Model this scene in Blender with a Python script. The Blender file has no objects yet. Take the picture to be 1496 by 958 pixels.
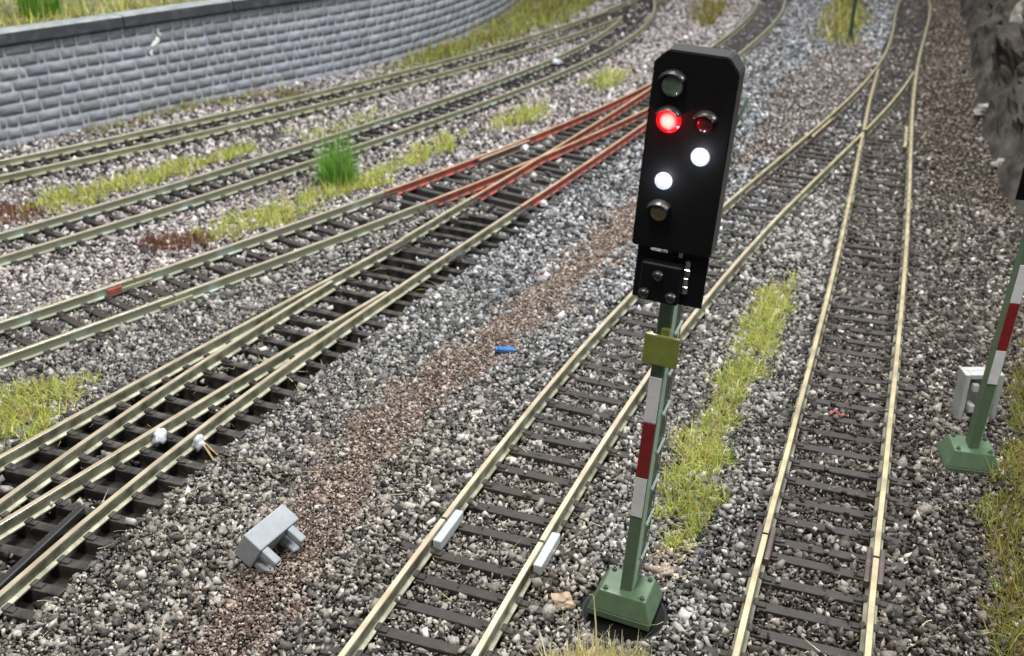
import bpy, bmesh, math, random
import numpy as np
from mathutils import Vector, Matrix, noise
R = math.radians
rng = np.random.default_rng(7); random.seed(7)
SC = bpy.context.scene
COL = SC.collection

# ------------------------------------------------------------------ camera, world, lamps, exposure
# one unit = one centimetre of the model railway; z = 0 is the top of the rails
cam = bpy.data.objects.new('camera', bpy.data.cameras.new('camera')); COL.objects.link(cam)
cam.data.sensor_width = 36.0
cam.data.lens = 36.0 * 1544.58 / 1496.0
cam.data.clip_start = 0.1; cam.data.clip_end = 1000
cam.matrix_world = Matrix.Translation((0, 0, 10.2856)) @ Matrix.Rotation(math.pi / 2 - 0.443155, 4, 'X') @ Matrix.Rotation(0.0047271, 4, 'Z')
cam.data.dof.use_dof = True
cam.data.dof.focus_distance = 16.5
cam.data.dof.aperture_fstop = 0.54
SC.camera = cam

world = bpy.data.worlds.new('World'); SC.world = world; world.use_nodes = True
wb = world.node_tree.nodes['Background']
wb.inputs[0].default_value = (0.93, 0.97, 1.0, 1); wb.inputs[1].default_value = 0.20

def area(name, loc, target, size, power, colour, sy=None):
    l = bpy.data.lights.new(name, 'AREA'); l.energy = power; l.color = colour
    l.size = size
    if sy: l.shape = 'RECTANGLE'; l.size_y = sy
    o = bpy.data.objects.new(name, l); COL.objects.link(o); o.location = loc
    o.rotation_euler = (Vector(target) - Vector(loc)).to_track_quat('-Z', 'Y').to_euler()
    return o
# two fluorescent ceiling fittings above the layout and a weaker lamp on the right of the photographer
area('ceiling_lamp_far', (10, 44, 62), (2, 34, 0), 13, 59000, (0.96, 0.98, 1.0), 26)
area('ceiling_lamp_near', (-8, -4, 56), (-8, 30, 0), 12, 27000, (1.0, 0.94, 0.84), 12)
area('side_lamp', (40, 6, 36), (4, 18, 0), 9, 17000, (0.93, 0.97, 1.0))

SC.view_settings.view_transform = 'Standard'; SC.view_settings.look = 'None'
SC.view_settings.exposure = 0.0; SC.view_settings.gamma = 1.0
try: SC.view_settings.use_curve_mapping = False
except Exception: pass
SC.cycles.max_bounces = 6
SC.cycles.use_denoising = True

# ------------------------------------------------------------------ measured layout (cm on the base board)
ROUTE = {
    'A': [(-21.48,29.04),(-20.46,30.14),(-19.44,31.24),(-18.42,32.34),(-17.4,33.43),(-16.5,34.4),(-15.61,35.37),(-14.72,36.34),(-13.85,37.32),(-12.99,38.31),(-12.13,39.3),(-11.29,40.3),(-10.45,41.3),(-9.62,42.31),(-8.81,43.33),(-8.0,44.35),(-7.2,45.38),(-6.41,46.41),(-5.64,47.45),(-4.87,48.49),(-4.11,49.55),(-3.36,50.61),(-2.63,51.67),(-1.9,52.74),(-1.19,53.82),(-0.48,54.9),(0.21,56.0),(0.89,57.1),(1.56,58.2),(2.22,59.32),(2.87,60.44),(3.5,61.57),(4.12,62.7),(4.72,63.85),(5.32,65.0),(5.9,66.16),(6.46,67.34),(7.01,68.52),(7.54,69.7),(8.06,70.9),(8.67,72.28),(9.27,73.65),(9.88,75.02),(10.48,76.39),(11.09,77.77),(11.7,79.14),(12.3,80.51),(12.91,81.88),(13.51,83.26)],
    'B': [(-17.99,21.57),(-17.07,22.75),(-16.14,23.93),(-15.22,25.11),(-14.29,26.29),(-13.37,27.46),(-12.46,28.64),(-11.56,29.82),(-10.68,31.01),(-9.81,32.21),(-8.95,33.41),(-8.11,34.62),(-7.27,35.83),(-6.44,37.04),(-5.61,38.26),(-4.8,39.49),(-4.0,40.72),(-3.21,41.95),(-2.43,43.19),(-1.66,44.44),(-0.91,45.69),(-0.17,46.96),(0.55,48.23),(1.25,49.51),(1.93,50.8),(2.59,52.1),(3.22,53.42),(3.83,54.74),(4.4,56.08),(4.95,57.44),(5.47,58.82),(5.95,60.21),(6.4,61.61),(6.8,63.04),(7.17,64.49),(7.5,65.96),(7.79,67.44),(8.03,68.95),(8.23,70.49),(8.39,72.04),(8.56,73.53),(8.73,75.02),(8.91,76.51),(9.08,78.0),(9.25,79.49)],
    'C': [(-15.56,15.92),(-14.6,17.07),(-13.64,18.22),(-12.68,19.38),(-11.72,20.53),(-10.63,21.84),(-9.54,23.15),(-8.46,24.47),(-7.4,25.8),(-6.34,27.13),(-5.29,28.46),(-4.26,29.81),(-3.24,31.16),(-2.23,32.52),(-1.24,33.88),(-0.26,35.26),(0.7,36.64),(1.64,38.04),(2.56,39.45),(3.46,40.86),(4.34,42.29),(5.19,43.74),(6.03,45.19),(6.84,46.66),(7.62,48.14),(8.38,49.64),(9.12,51.15),(9.83,52.67),(10.52,54.21),(11.19,55.76),(11.83,57.32),(12.46,58.9),(13.06,60.48),(13.65,62.07),(14.22,63.68),(14.77,65.29),(15.32,66.9),(15.87,68.52),(16.41,70.14),(16.95,71.76),(17.43,73.18),(17.9,74.6),(18.38,76.03),(18.86,77.45)],
    'D1': [(-11.9,9.32),(-11.2,10.64),(-10.49,11.96),(-9.78,13.29),(-9.08,14.61),(-8.82,15.09),(-8.57,15.57),(-8.31,16.05),(-8.05,16.53),(-7.8,17.01),(-7.54,17.49),(-7.28,17.97),(-7.02,18.45),(-6.76,18.93),(-6.5,19.41),(-6.24,19.88),(-5.97,20.36),(-5.71,20.84),(-5.44,21.31),(-5.17,21.78),(-4.91,22.26),(-4.64,22.73),(-4.37,23.21),(-4.1,23.68),(-3.83,24.15),(-3.56,24.63),(-3.3,25.1),(-3.03,25.58),(-2.77,26.06),(-2.51,26.53),(-2.25,27.01),(-2.0,27.5),(-1.75,27.98),(-1.51,28.47),(-1.28,28.96),(-1.05,29.46),(-0.83,29.96),(-0.62,30.46),(-0.42,30.97),(-0.23,31.49)],
    'D2': [(-10.25,7.07),(-9.77,8.49),(-9.3,9.91),(-8.82,11.33),(-8.35,12.76),(-7.8,14.51),(-7.18,16.24),(-6.51,17.95),(-5.79,19.63),(-5.04,21.3),(-4.27,22.96),(-3.47,24.61),(-2.67,26.26),(-1.85,27.91),(-1.04,29.55),(-0.22,31.19),(0.6,32.83),(1.4,34.48),(2.21,36.13),(3.0,37.78),(3.79,39.43),(4.58,41.09),(5.35,42.75),(6.12,44.41),(6.88,46.08),(7.64,47.74),(8.39,49.42),(9.13,51.09),(9.87,52.77),(10.6,54.45),(11.32,56.13),(12.03,57.82),(12.73,59.51),(13.41,61.21),(14.07,62.92),(14.71,64.64),(15.31,66.37),(15.87,68.13),(16.39,69.9),(16.85,71.69),(17.25,73.14),(17.64,74.59),(18.04,76.03),(18.43,77.48),(18.83,78.93)],
    'E': [(-3.28,6.23),(-2.75,7.63),(-2.22,9.03),(-1.69,10.43),(-1.51,10.9),(-0.83,12.72),(-0.14,14.52),(0.58,16.32),(1.32,18.1),(2.09,19.88),(2.89,21.64),(3.72,23.38),(4.57,25.12),(5.45,26.84),(6.35,28.55),(7.27,30.26),(8.21,31.95),(9.15,33.64),(10.11,35.33),(11.06,37.02),(12.01,38.71),(12.95,40.41),(13.88,42.11),(14.79,43.81),(15.68,45.53),(16.55,47.26),(17.39,49.0),(18.2,50.75),(18.98,52.52),(19.73,54.3),(20.45,56.1),(21.14,57.91),(21.81,59.72),(22.47,61.55),(23.11,63.38),(23.74,65.22),(24.39,67.05),(25.05,68.87),(25.74,70.68),(26.49,72.46),(27.04,73.85),(27.6,75.25),(28.16,76.64),(28.72,78.03),(29.27,79.42)],
    'F': [(2.17,6.2),(2.68,7.6),(3.2,9.01),(3.71,10.42),(3.89,10.89),(4.52,12.65),(5.17,14.41),(5.83,16.16),(6.48,17.92),(7.14,19.67),(7.79,21.43),(8.44,23.18),(9.08,24.94),(9.72,26.7),(10.35,28.47),(10.97,30.23),(11.6,32.0),(12.22,33.77),(12.83,35.54),(13.45,37.31),(14.07,39.07),(14.69,40.84),(15.31,42.61),(15.94,44.37),(16.58,46.13),(17.23,47.89),(17.88,49.65),(18.54,51.4),(19.21,53.15),(19.89,54.89),(20.57,56.63),(21.27,58.37),(21.96,60.11),(22.65,61.85),(23.34,63.59),(24.03,65.33),(24.69,67.08),(25.34,68.84),(25.96,70.61),(26.55,72.39),(27.03,73.81),(27.51,75.23),(27.99,76.65),(28.48,78.07),(28.96,79.49)],
}
ZONE = {
    'brown': [(-4.51,11.18),(-4.11,11.87),(-3.51,13.95),(-3.0,15.73),(-2.05,18.69),(-0.73,21.19),(0.89,24.27),(2.51,27.63),(3.77,30.54),(4.6,32.2)],
    'brownfar': [(8.51,31.25),(8.45,37.37),(11.66,47.38),(15.53,55.31),(20.2,61.39),(17.84,51.96),(13.31,41.37),(9.0,33.34)],
    'brownright': [(27.73,74.7),(31.27,74.81),(23.05,52.08),(18.21,39.42),(15.16,29.48),(14.02,30.69),(13.01,31.99),(15.28,39.36)],
    'g_left': [(-10.62,18.33),(-10.39,18.75),(-9.86,19.49),(-8.88,19.96),(-8.52,19.35),(-8.99,18.35),(-9.29,17.42),(-9.81,16.57)],
    'g_BC': [(-9.03,27.58),(-8.89,28.86),(-7.64,30.38),(-6.1,32.39),(-4.39,34.65),(-2.79,38.56),(-2.11,39.25),(-2.67,36.74),(-4.28,33.72),(-5.51,31.38),(-6.92,28.89),(-8.15,27.49)],
    'g_AB': [(-14.79,30.15),(-14.75,31.58),(-13.32,32.99),(-11.89,34.92),(-10.27,36.88),(-9.19,37.52),(-9.82,36.02),(-11.28,33.62),(-12.83,31.6),(-13.97,30.16)],
    'g_AB2': [(-8.21,38.95),(-6.68,40.79),(-5.35,43.25),(-5.2,41.89),(-6.49,39.47),(-7.82,38.19)],
    'g_far': [(-1.09,39.86),(-0.8,41.32),(0.86,43.37),(1.43,43.38),(1.12,42.01),(-0.25,40.08)],
    'g_far2': [(3.41,47.89),(4.2,50.09),(5.46,50.42),(5.0,48.35),(3.96,46.94)],
    'g_EF': [(2.42,14.85),(2.96,16.22),(3.49,17.67),(4.29,19.63),(5.16,21.95),(6.38,24.34),(7.49,25.7),(7.12,24.56),(5.95,22.33),(5.23,19.64),(4.3,17.42),(3.59,15.57),(3.07,14.19),(2.54,14.0)],
    'g_right': [(8.69,16.05),(9.51,17.47),(10.66,19.69),(12.38,22.4),(12.33,19.71),(8.01,11.0),(6.51,10.99),(7.15,12.38),(7.76,14.04)],
    'g_wall': [(-16.46,38.32),(-15.19,39.81),(-13.79,42.17),(-12.05,44.07),(-9.64,44.98),(-8.54,45.38),(-9.36,46.66),(-11.0,45.84),(-13.03,44.53),(-14.33,43.07),(-15.74,40.62)],
    'g_bank': [(-6.19,50.78),(-4.55,54.83),(-2.27,59.73),(-0.43,68.05),(0.93,75.43),(6.12,75.59),(4.27,68.19),(1.57,61.99),(-1.08,56.76),(-3.68,52.27),(-5.74,49.57)],
    'g_yel': [(17.09,59.19),(20.57,71.46),(23.01,76.14),(23.27,73.02),(18.79,59.24),(17.48,57.22)],
    'g_olive': [(10.42,62.23),(12.35,72.68),(14.09,72.73),(12.22,65.84)],
    'beige': [(2.15,13.47),(2.4,14.18),(2.96,14.19),(2.88,13.65),(2.54,13.14)],
}
for k in ROUTE: ROUTE[k] = np.array(ROUTE[k])
for k in ZONE: ZONE[k] = np.array(ZONE[k])
GND = -0.52           # bare base board
BAL = -0.33           # mean height of the ballast
HALF = 0.855          # rail centre from track centre
PITCH = 0.63

# ------------------------------------------------------------------ helpers
def link(o, parent=None):
    COL.objects.link(o)
    if parent: o.parent = parent
    return o

def tag(o, label=None, cat=None, group=None, kind=None):
    for k, v in (('label', label), ('category', cat), ('group', group), ('kind', kind)):
        if v: o[k] = v
    return o

def thing(name, loc, label, cat, group=None):
    o = bpy.data.objects.new(name, None); o.empty_display_size = 0.3
    o.location = loc; COL.objects.link(o)
    return tag(o, label, cat, group)

def mesh_obj(name, V, F, mats, parent=None, off=(0, 0, 0), smooth=False, mi=None):
    me = bpy.data.meshes.new(name)
    V = np.asarray(V, float) - np.asarray(off, float)
    me.from_pydata(V.tolist(), [], F)
    for m in (mats if isinstance(mats, (list, tuple)) else [mats]): me.materials.append(m)
    if mi is not None: me.polygons.foreach_set('material_index', np.asarray(mi, np.int32))
    if smooth: me.polygons.foreach_set('use_smooth', np.ones(len(me.polygons), bool))
    me.update()
    return link(bpy.data.objects.new(name, me), parent)

def bm_obj(name, bm, mat, parent=None, smooth=False, off=(0, 0, 0)):
    bmesh.ops.translate(bm, verts=bm.verts, vec=-Vector(off))
    bmesh.ops.recalc_face_normals(bm, faces=bm.faces)
    me = bpy.data.meshes.new(name); bm.to_mesh(me); bm.free()
    for m in (mat if isinstance(mat, (list, tuple)) else [mat]): me.materials.append(m)
    if smooth: me.polygons.foreach_set('use_smooth', np.ones(len(me.polygons), bool))
    return link(bpy.data.objects.new(name, me), parent)

def add_box(bm, x0, x1, y0, y1, z0, z1, bevel=0.0, M=None, taper=None, seg=2):
    vs = []
    for z, k in ((z0, 1.0), (z1, taper or 1.0)):
        cx, cy = (x0 + x1) / 2, (y0 + y1) / 2
        for x, y in ((x0, y0), (x1, y0), (x1, y1), (x0, y1)):
            vs.append(bm.verts.new((cx + (x - cx) * k, cy + (y - cy) * k, z)))
    fs = [bm.faces.new([vs[i] for i in q]) for q in ((3, 2, 1, 0), (4, 5, 6, 7), (0, 1, 5, 4), (1, 2, 6, 5), (2, 3, 7, 6), (3, 0, 4, 7))]
    if bevel:
        es = list({e for f in fs for e in f.edges})
        r = bmesh.ops.bevel(bm, geom=es, offset=bevel, segments=seg, affect='EDGES', profile=0.6)
        vs = list({v for v in r['verts']} | {v for v in vs if v.is_valid})
    if M is not None: bmesh.ops.transform(bm, matrix=M, verts=[v for v in vs if v.is_valid])
    return vs

def add_cyl(bm, p, q, r0, r1=None, n=12, caps=True):
    p, q = Vector(p), Vector(q); r1 = r0 if r1 is None else r1
    d = (q - p).normalized(); a = d.orthogonal().normalized(); b = d.cross(a)
    A = [bm.verts.new(p + (a * math.cos(2 * math.pi * i / n) + b * math.sin(2 * math.pi * i / n)) * r0) for i in range(n)]
    B = [bm.verts.new(q + (a * math.cos(2 * math.pi * i / n) + b * math.sin(2 * math.pi * i / n)) * r1) for i in range(n)]
    for i in range(n): bm.faces.new((A[i], A[(i + 1) % n], B[(i + 1) % n], B[i]))
    if caps: bm.faces.new(A[::-1]); bm.faces.new(B)

def tube(bm, pts, r, n=8):
    for a, b in zip(pts[:-1], pts[1:]): add_cyl(bm, a, b, r, n=n)

def raw_mesh(name, V, F, colour, mat, smooth=False):
    """big triangle mesh with one colour per vertex"""
    me = bpy.data.meshes.new(name)
    n, k = F.shape
    me.vertices.add(len(V)); me.vertices.foreach_set('co', V.astype(np.float32).ravel())
    me.loops.add(n * k); me.loops.foreach_set('vertex_index', F.astype(np.int32).ravel())
    me.polygons.add(n); me.polygons.foreach_set('loop_start', (np.arange(n) * k).astype(np.int32))
    if smooth: me.polygons.foreach_set('use_smooth', np.ones(n, bool))
    at = me.color_attributes.new('tone', 'FLOAT_COLOR', 'POINT')
    at.data.foreach_set('color', np.c_[colour, np.ones(len(colour))].astype(np.float32).ravel())
    me.materials.append(mat); me.update(calc_edges=True)
    return link(bpy.data.objects.new(name, me))

def inpoly(P, poly):
    x, y = P[:, 0], P[:, 1]; ins = np.zeros(len(P), bool)
    q = poly[-1]
    for p in poly:
        c = ((p[1] > y) != (q[1] > y)) & (x < (q[0] - p[0]) * (y - p[1]) / (q[1] - p[1] + 1e-12) + p[0])
        ins ^= c; q = p
    return ins

def resample(L, step):
    d = np.r_[0, np.cumsum(np.linalg.norm(np.diff(L, axis=0), axis=1))]
    n = max(2, int(round(d[-1] / step)) + 1); s = np.linspace(0, d[-1], n)
    return np.c_[np.interp(s, d, L[:, 0]), np.interp(s, d, L[:, 1])]

def smoothline(L, step, it=2):
    D = resample(L, step)
    for _ in range(it):
        D[1:-1] = (D[:-2] + 2 * D[1:-1] + D[2:]) / 4
    return D

def normals(L):
    t = np.gradient(L, axis=0); t /= np.linalg.norm(t, axis=1)[:, None]
    return t, np.c_[-t[:, 1], t[:, 0]]

def linedist(P, L):
    """distance to a dense polyline, index of the nearest sample and signed side (left positive)"""
    best = np.full(len(P), 1e9); idx = np.zeros(len(P), int)
    t, nn = normals(L)
    for i0 in range(0, len(P), 20000):
        q = P[i0:i0 + 20000]
        d = ((q[:, None, :] - L[None]) ** 2).sum(2)
        j = d.argmin(1); idx[i0:i0 + 20000] = j; best[i0:i0 + 20000] = np.sqrt(d[np.arange(len(q)), j])
    v = P - L[idx]
    return best, idx, (v * nn[idx]).sum(1), (v * t[idx]).sum(1)

def vnoise(P, s, seed=0):
    """cheap smooth value noise in 2D, 0..1"""
    r = np.random.default_rng(seed); T = r.random((64, 64))
    q = P[:, :2] / s; i = np.floor(q).astype(int); f = q - i; f = f * f * (3 - 2 * f)
    g = lambda a, b: T[(i[:, 0] + a) % 64, (i[:, 1] + b) % 64]
    return (g(0, 0) * (1 - f[:, 0]) + g(1, 0) * f[:, 0]) * (1 - f[:, 1]) + (g(0, 1) * (1 - f[:, 0]) + g(1, 1) * f[:, 0]) * f[:, 1]

# ------------------------------------------------------------------ materials
def nodes(name):
    m = bpy.data.materials.new(name); m.use_nodes = True
    nt = m.node_tree; return m, nt, nt.nodes['Principled BSDF']

def mat(name, c, rough=0.5, metal=0.0, c2=None, scale=6.0, bump=0.0, bscale=40.0, spec=0.5, detail=4.0, stretch=None, lo=0.35, hi=0.65):
    m, nt, b = nodes(name)
    b.inputs['Base Color'].default_value = (*c, 1); b.inputs['Roughness'].default_value = rough
    b.inputs['Metallic'].default_value = metal; b.inputs['Specular IOR Level'].default_value = spec
    tc = nt.nodes.new('ShaderNodeTexCoord'); src = tc.outputs['Object']
    if stretch:
        mp = nt.nodes.new('ShaderNodeMapping'); mp.inputs['Scale'].default_value = stretch
        nt.links.new(src, mp.inputs[0]); src = mp.outputs[0]
    if c2 is not None:
        n = nt.nodes.new('ShaderNodeTexNoise'); n.inputs['Scale'].default_value = scale; n.inputs['Detail'].default_value = detail
        nt.links.new(src, n.inputs['Vector'])
        r = nt.nodes.new('ShaderNodeValToRGB'); r.color_ramp.elements[0].position = lo; r.color_ramp.elements[1].position = hi
        r.color_ramp.elements[0].color = (*c, 1); r.color_ramp.elements[1].color = (*c2, 1)
        nt.links.new(n.outputs['Fac'], r.inputs[0]); nt.links.new(r.outputs[0], b.inputs['Base Color'])
    if bump:
        n = nt.nodes.new('ShaderNodeTexNoise'); n.inputs['Scale'].default_value = bscale; n.inputs['Detail'].default_value = 5
        nt.links.new(src, n.inputs['Vector'])
        u = nt.nodes.new('ShaderNodeBump'); u.inputs['Strength'].default_value = bump; u.inputs['Distance'].default_value = 0.02
        nt.links.new(n.outputs['Fac'], u.inputs['Height']); nt.links.new(u.outputs[0], b.inputs['Normal'])
    return m

def tone_mat(name, rough=0.8, var=0.35, scale=25.0, spec=0.3, trans=0.0):
    m, nt, b = nodes(name)
    a = nt.nodes.new('ShaderNodeAttribute'); a.attribute_name = 'tone'
    n = nt.nodes.new('ShaderNodeTexNoise'); n.inputs['Scale'].default_value = scale; n.inputs['Detail'].default_value = 3
    tc = nt.nodes.new('ShaderNodeTexCoord'); nt.links.new(tc.outputs['Object'], n.inputs['Vector'])
    mr = nt.nodes.new('ShaderNodeMapRange'); mr.inputs[1].default_value = 0.3; mr.inputs[2].default_value = 0.7
    mr.inputs[3].default_value = 1 - var; mr.inputs[4].default_value = 1 + var
    nt.links.new(n.outputs['Fac'], mr.inputs[0])
    mx = nt.nodes.new('ShaderNodeVectorMath'); mx.operation = 'SCALE'
    nt.links.new(a.outputs['Color'], mx.inputs[0]); nt.links.new(mr.outputs[0], mx.inputs['Scale'])
    nt.links.new(mx.outputs[0], b.inputs['Base Color'])
    b.inputs['Roughness'].default_value = rough; b.inputs['Specular IOR Level'].default_value = spec
    if trans:
        t = nt.nodes.new('ShaderNodeBsdfTranslucent'); ms = nt.nodes.new('ShaderNodeMixShader'); ms.inputs[0].default_value = trans
        nt.links.new(mx.outputs[0], t.inputs[0]); nt.links.new(b.outputs[0], ms.inputs[1]); nt.links.new(t.outputs[0], ms.inputs[2])
        nt.links.new(ms.outputs[0], nt.nodes['Material Output'].inputs[0])
    return m

def emit(name, c, s):
    m, nt, b = nodes(name)
    b.inputs['Base Color'].default_value = (*c, 1); b.inputs['Emission Color'].default_value = (*c, 1)
    b.inputs['Emission Strength'].default_value = s; b.inputs['Roughness'].default_value = 0.25
    return m

M = {}
M['ground'] = mat('ground', (0.016, 0.014, 0.013), 0.95, c2=(0.05, 0.043, 0.038), scale=3, bump=0.6, bscale=14)
M['stone'] = tone_mat('ballast_stone', 0.75, 0.30, 22)
M['grit'] = tone_mat('brown_grit', 0.95, 0.3, 30)
M['blade'] = tone_mat('grass_blade', 0.6, 0.15, 4, trans=0.3)
M['sleeper'] = mat('sleeper_plastic', (0.030, 0.025, 0.022), 0.62, c2=(0.062, 0.052, 0.046), scale=9, bump=0.5, bscale=30, stretch=(1, 9, 9))
M['sleeper_black'] = mat('sleeper_black', (0.016, 0.015, 0.014), 0.55, c2=(0.095, 0.083, 0.072), scale=3.5, detail=8, bump=0.5, bscale=24, lo=.42, hi=.75)
M['sleeper_grey'] = mat('sleeper_grey', (0.03, 0.03, 0.03), 0.6, c2=(0.09, 0.085, 0.08), scale=7, bump=0.4, bscale=30, stretch=(1, 9, 9))
M['head'] = mat('rail_head', (0.66, 0.57, 0.42), 0.45, 0.45, c2=(0.46, 0.38, 0.26), scale=2.2, detail=6)
M['head_gold'] = mat('rail_head_gold', (0.57, 0.48, 0.28), 0.5, 0.35, c2=(0.33, 0.275, 0.18), scale=2.0, detail=6)
M['head_pink'] = mat('rail_head_worn', (0.72, 0.50, 0.33), 0.42, 0.4, c2=(0.60, 0.31, 0.17), scale=1.5, detail=6)
M['side_nickel'] = mat('rail_side_nickel', (0.38, 0.375, 0.275), 0.5, 0.35, c2=(0.15, 0.145, 0.095), scale=3.2, detail=8, bump=0.35)
M['side_green'] = mat('rail_side_green', (0.23, 0.235, 0.165), 0.6, 0.1, c2=(0.36, 0.48, 0.41), scale=1.2, detail=6, bump=0.2, lo=0.54, hi=0.78)
M['side_olive'] = mat('rail_side_olive', (0.20, 0.20, 0.125), 0.6, 0.15, c2=(0.33, 0.33, 0.22), scale=1.5, detail=6, bump=0.2)
M['side_brown'] = mat('rail_side_brown', (0.10, 0.085, 0.06), 0.6, 0.1, c2=(0.27, 0.27, 0.19), scale=1.8, detail=6, bump=0.2)
M['side_red'] = mat('rail_side_red', (0.36, 0.075, 0.048), 0.6, 0.0, c2=(0.15, 0.055, 0.040), scale=2.2, detail=5, bump=0.3)
M['head_edge'] = mat('rail_head_edge', (0.86, 0.80, 0.64), 0.3, 0.7, c2=(0.60, 0.54, 0.42), scale=3)
M['joiner_white'] = mat('joiner_white', (0.50, 0.52, 0.53), 0.35, c2=(0.42, 0.45, 0.45), scale=4)
M['joiner_brown'] = mat('joiner_brown', (0.075, 0.055, 0.05), 0.45, c2=(0.11, 0.08, 0.07), scale=5)
M['black'] = mat('housing_black', (0.005, 0.005, 0.006), 0.5, spec=0.18, bump=0.05, bscale=60)
M['edge_black'] = mat('edge_black', (0.032, 0.030, 0.029), 0.33, spec=0.8)
M['gloss_black'] = mat('disc_black', (0.003, 0.003, 0.003), 0.5, spec=0.25, bump=0.05, bscale=50)
M['green_paint'] = mat('green_paint', (0.080, 0.135, 0.078), 0.45, c2=(0.10, 0.16, 0.095), scale=7, bump=0.12, bscale=35)
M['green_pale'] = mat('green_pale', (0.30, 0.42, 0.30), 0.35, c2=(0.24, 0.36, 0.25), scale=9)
M['rung_pale'] = mat('rung_pale', (0.58, 0.66, 0.58), 0.4, c2=(0.46, 0.54, 0.46), scale=9)
M['white_paint'] = mat('white_paint', (0.72, 0.73, 0.76), 0.4, c2=(0.64, 0.65, 0.68), scale=9)
M['red_paint'] = mat('red_paint', (0.23, 0.012, 0.016), 0.36, c2=(0.18, 0.01, 0.014), scale=8)
M['olive'] = mat('olive_plastic', (0.21, 0.25, 0.055), 0.35, c2=(0.17, 0.205, 0.045), scale=7)
M['steel'] = mat('bracket_metal', (0.55, 0.55, 0.52), 0.25, 0.9, c2=(0.25, 0.25, 0.24), scale=11)
M['grey_plastic'] = mat('grey_plastic', (0.33, 0.36, 0.39), 0.42, c2=(0.29, 0.315, 0.34), scale=7, bump=0.1, bscale=30)
M['pale_plastic'] = mat('pale_plastic', (0.44, 0.45, 0.45), 0.42, c2=(0.36, 0.37, 0.37), scale=5)
M['lens_green'] = mat('lens_green', (0.22, 0.30, 0.22), 0.15, spec=0.8)
M['lens_red'] = mat('lens_dark_red', (0.09, 0.006, 0.008), 0.2, spec=0.6)
M['lens_yellow'] = mat('lens_yellow', (0.20, 0.165, 0.055), 0.12, spec=0.8)
M['lens_clear'] = mat('lens_clear', (0.04, 0.04, 0.045), 0.08, spec=1.0)
def lamp_mat(name, s):
    m = emit(name, (0.1, 0.1, 0.1), s); nt = m.node_tree; a = nt.nodes.new('ShaderNodeAttribute'); a.attribute_name = 'tone'
    nt.links.new(a.outputs['Color'], nt.nodes['Principled BSDF'].inputs['Emission Color']); return m
M['lamp_red'] = lamp_mat('lamp_red', 1.6)
M['halo_red'] = emit('halo_red', (1.0, 0.008, 0.02), 0.35)  # halo around the lit lamps, painted as a softly glowing ring
M['halo_white'] = emit('halo_white', (0.62, 0.70, 0.95), 0.22)
M['lamp_white'] = lamp_mat('lamp_white', 3.0)
M['block'] = tone_mat('wall_block', 0.85, 0.12, 6)
M['mortar'] = mat('wall_mortar', (0.42, 0.44, 0.49), 0.9, c2=(0.36, 0.38, 0.43), scale=4)
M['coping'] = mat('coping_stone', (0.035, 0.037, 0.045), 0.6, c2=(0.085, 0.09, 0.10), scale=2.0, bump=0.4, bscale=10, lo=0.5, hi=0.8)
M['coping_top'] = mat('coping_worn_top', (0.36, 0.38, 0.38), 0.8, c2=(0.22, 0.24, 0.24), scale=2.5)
M['white_chip'] = mat('bare_plaster', (0.80, 0.80, 0.78), 0.7)
M['glue'] = mat('dried_glue', (0.66, 0.68, 0.72), 0.3, c2=(0.5, 0.52, 0.56), scale=9, bump=0.5, bscale=14)
M['blue'] = mat('blue_plastic', (0.03, 0.12, 0.33), 0.35, c2=(0.05, 0.17, 0.42), scale=8)
M['tan'] = mat('tan_splinter', (0.50, 0.34, 0.18), 0.6, c2=(0.36, 0.24, 0.13), scale=9)
M['red_chip'] = mat('red_paint_chip', (0.38, 0.09, 0.07), 0.6, c2=(0.28, 0.07, 0.05), scale=8)
M['cliff'] = mat('cliff_rock', (0.016, 0.014, 0.012), 0.95, c2=(0.070, 0.060, 0.049), scale=0.9, bump=0.9, bscale=4, detail=8)
M['cliff_pale'] = mat('pale_rock', (0.40, 0.38, 0.33), 0.85, c2=(0.20, 0.185, 0.16), scale=1.5, bump=0.8, bscale=4)
M['post_green'] = mat('post_green', (0.02, 0.05, 0.03), 0.5)

# ------------------------------------------------------------------ the setting: ground, upper terrace
def ground():
    bm = bmesh.new()
    vs = [bm.verts.new(p) for p in ((-90, -20, GND), (90, -20, GND), (90, 130, GND), (-90, 130, GND))]
    bm.faces.new(vs)
    return tag(bm_obj('ground', bm, M['ground']), 'bare brown base board under the ballast', None, None, 'structure')
ground()

# ------------------------------------------------------------------ the tracks
PROF = [(-.10, -.25), (-.10, -.225), (-.032, -.195), (-.032, -.085), (-.049, -.06), (-.049, -.012), (-.040, 0),
        (.040, 0), (.049, -.012), (.049, -.06), (.032, -.085), (.032, -.195), (.10, -.225), (.10, -.25)]
TOPF = {5, 6, 7}

def rail_mesh(name, L, mats, parent, off, dz=0.0):
    """one rail: the profile swept along the polyline L"""
    t, n = normals(L); k = len(PROF); V = []; F = []; mi = []
    for i in range(len(L)):
        for a, z in PROF: V.append((L[i, 0] - n[i, 0] * a, L[i, 1] - n[i, 1] * a, z + dz))
    for i in range(len(L) - 1):
        for j in range(k):
            b = (j + 1) % k
            F.append((i * k + j, (i + 1) * k + j, (i + 1) * k + b, i * k + b)); mi.append(0 if j == 6 else 2 if j in TOPF else 1)
    F.append(tuple(range(k))); mi.append(1)
    F.append(tuple((len(L) - 1) * k + j for j in range(k))[::-1]); mi.append(1)
    return mesh_obj(name, V, F, (*mats, M['head_edge']), parent, off, mi=mi)

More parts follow.
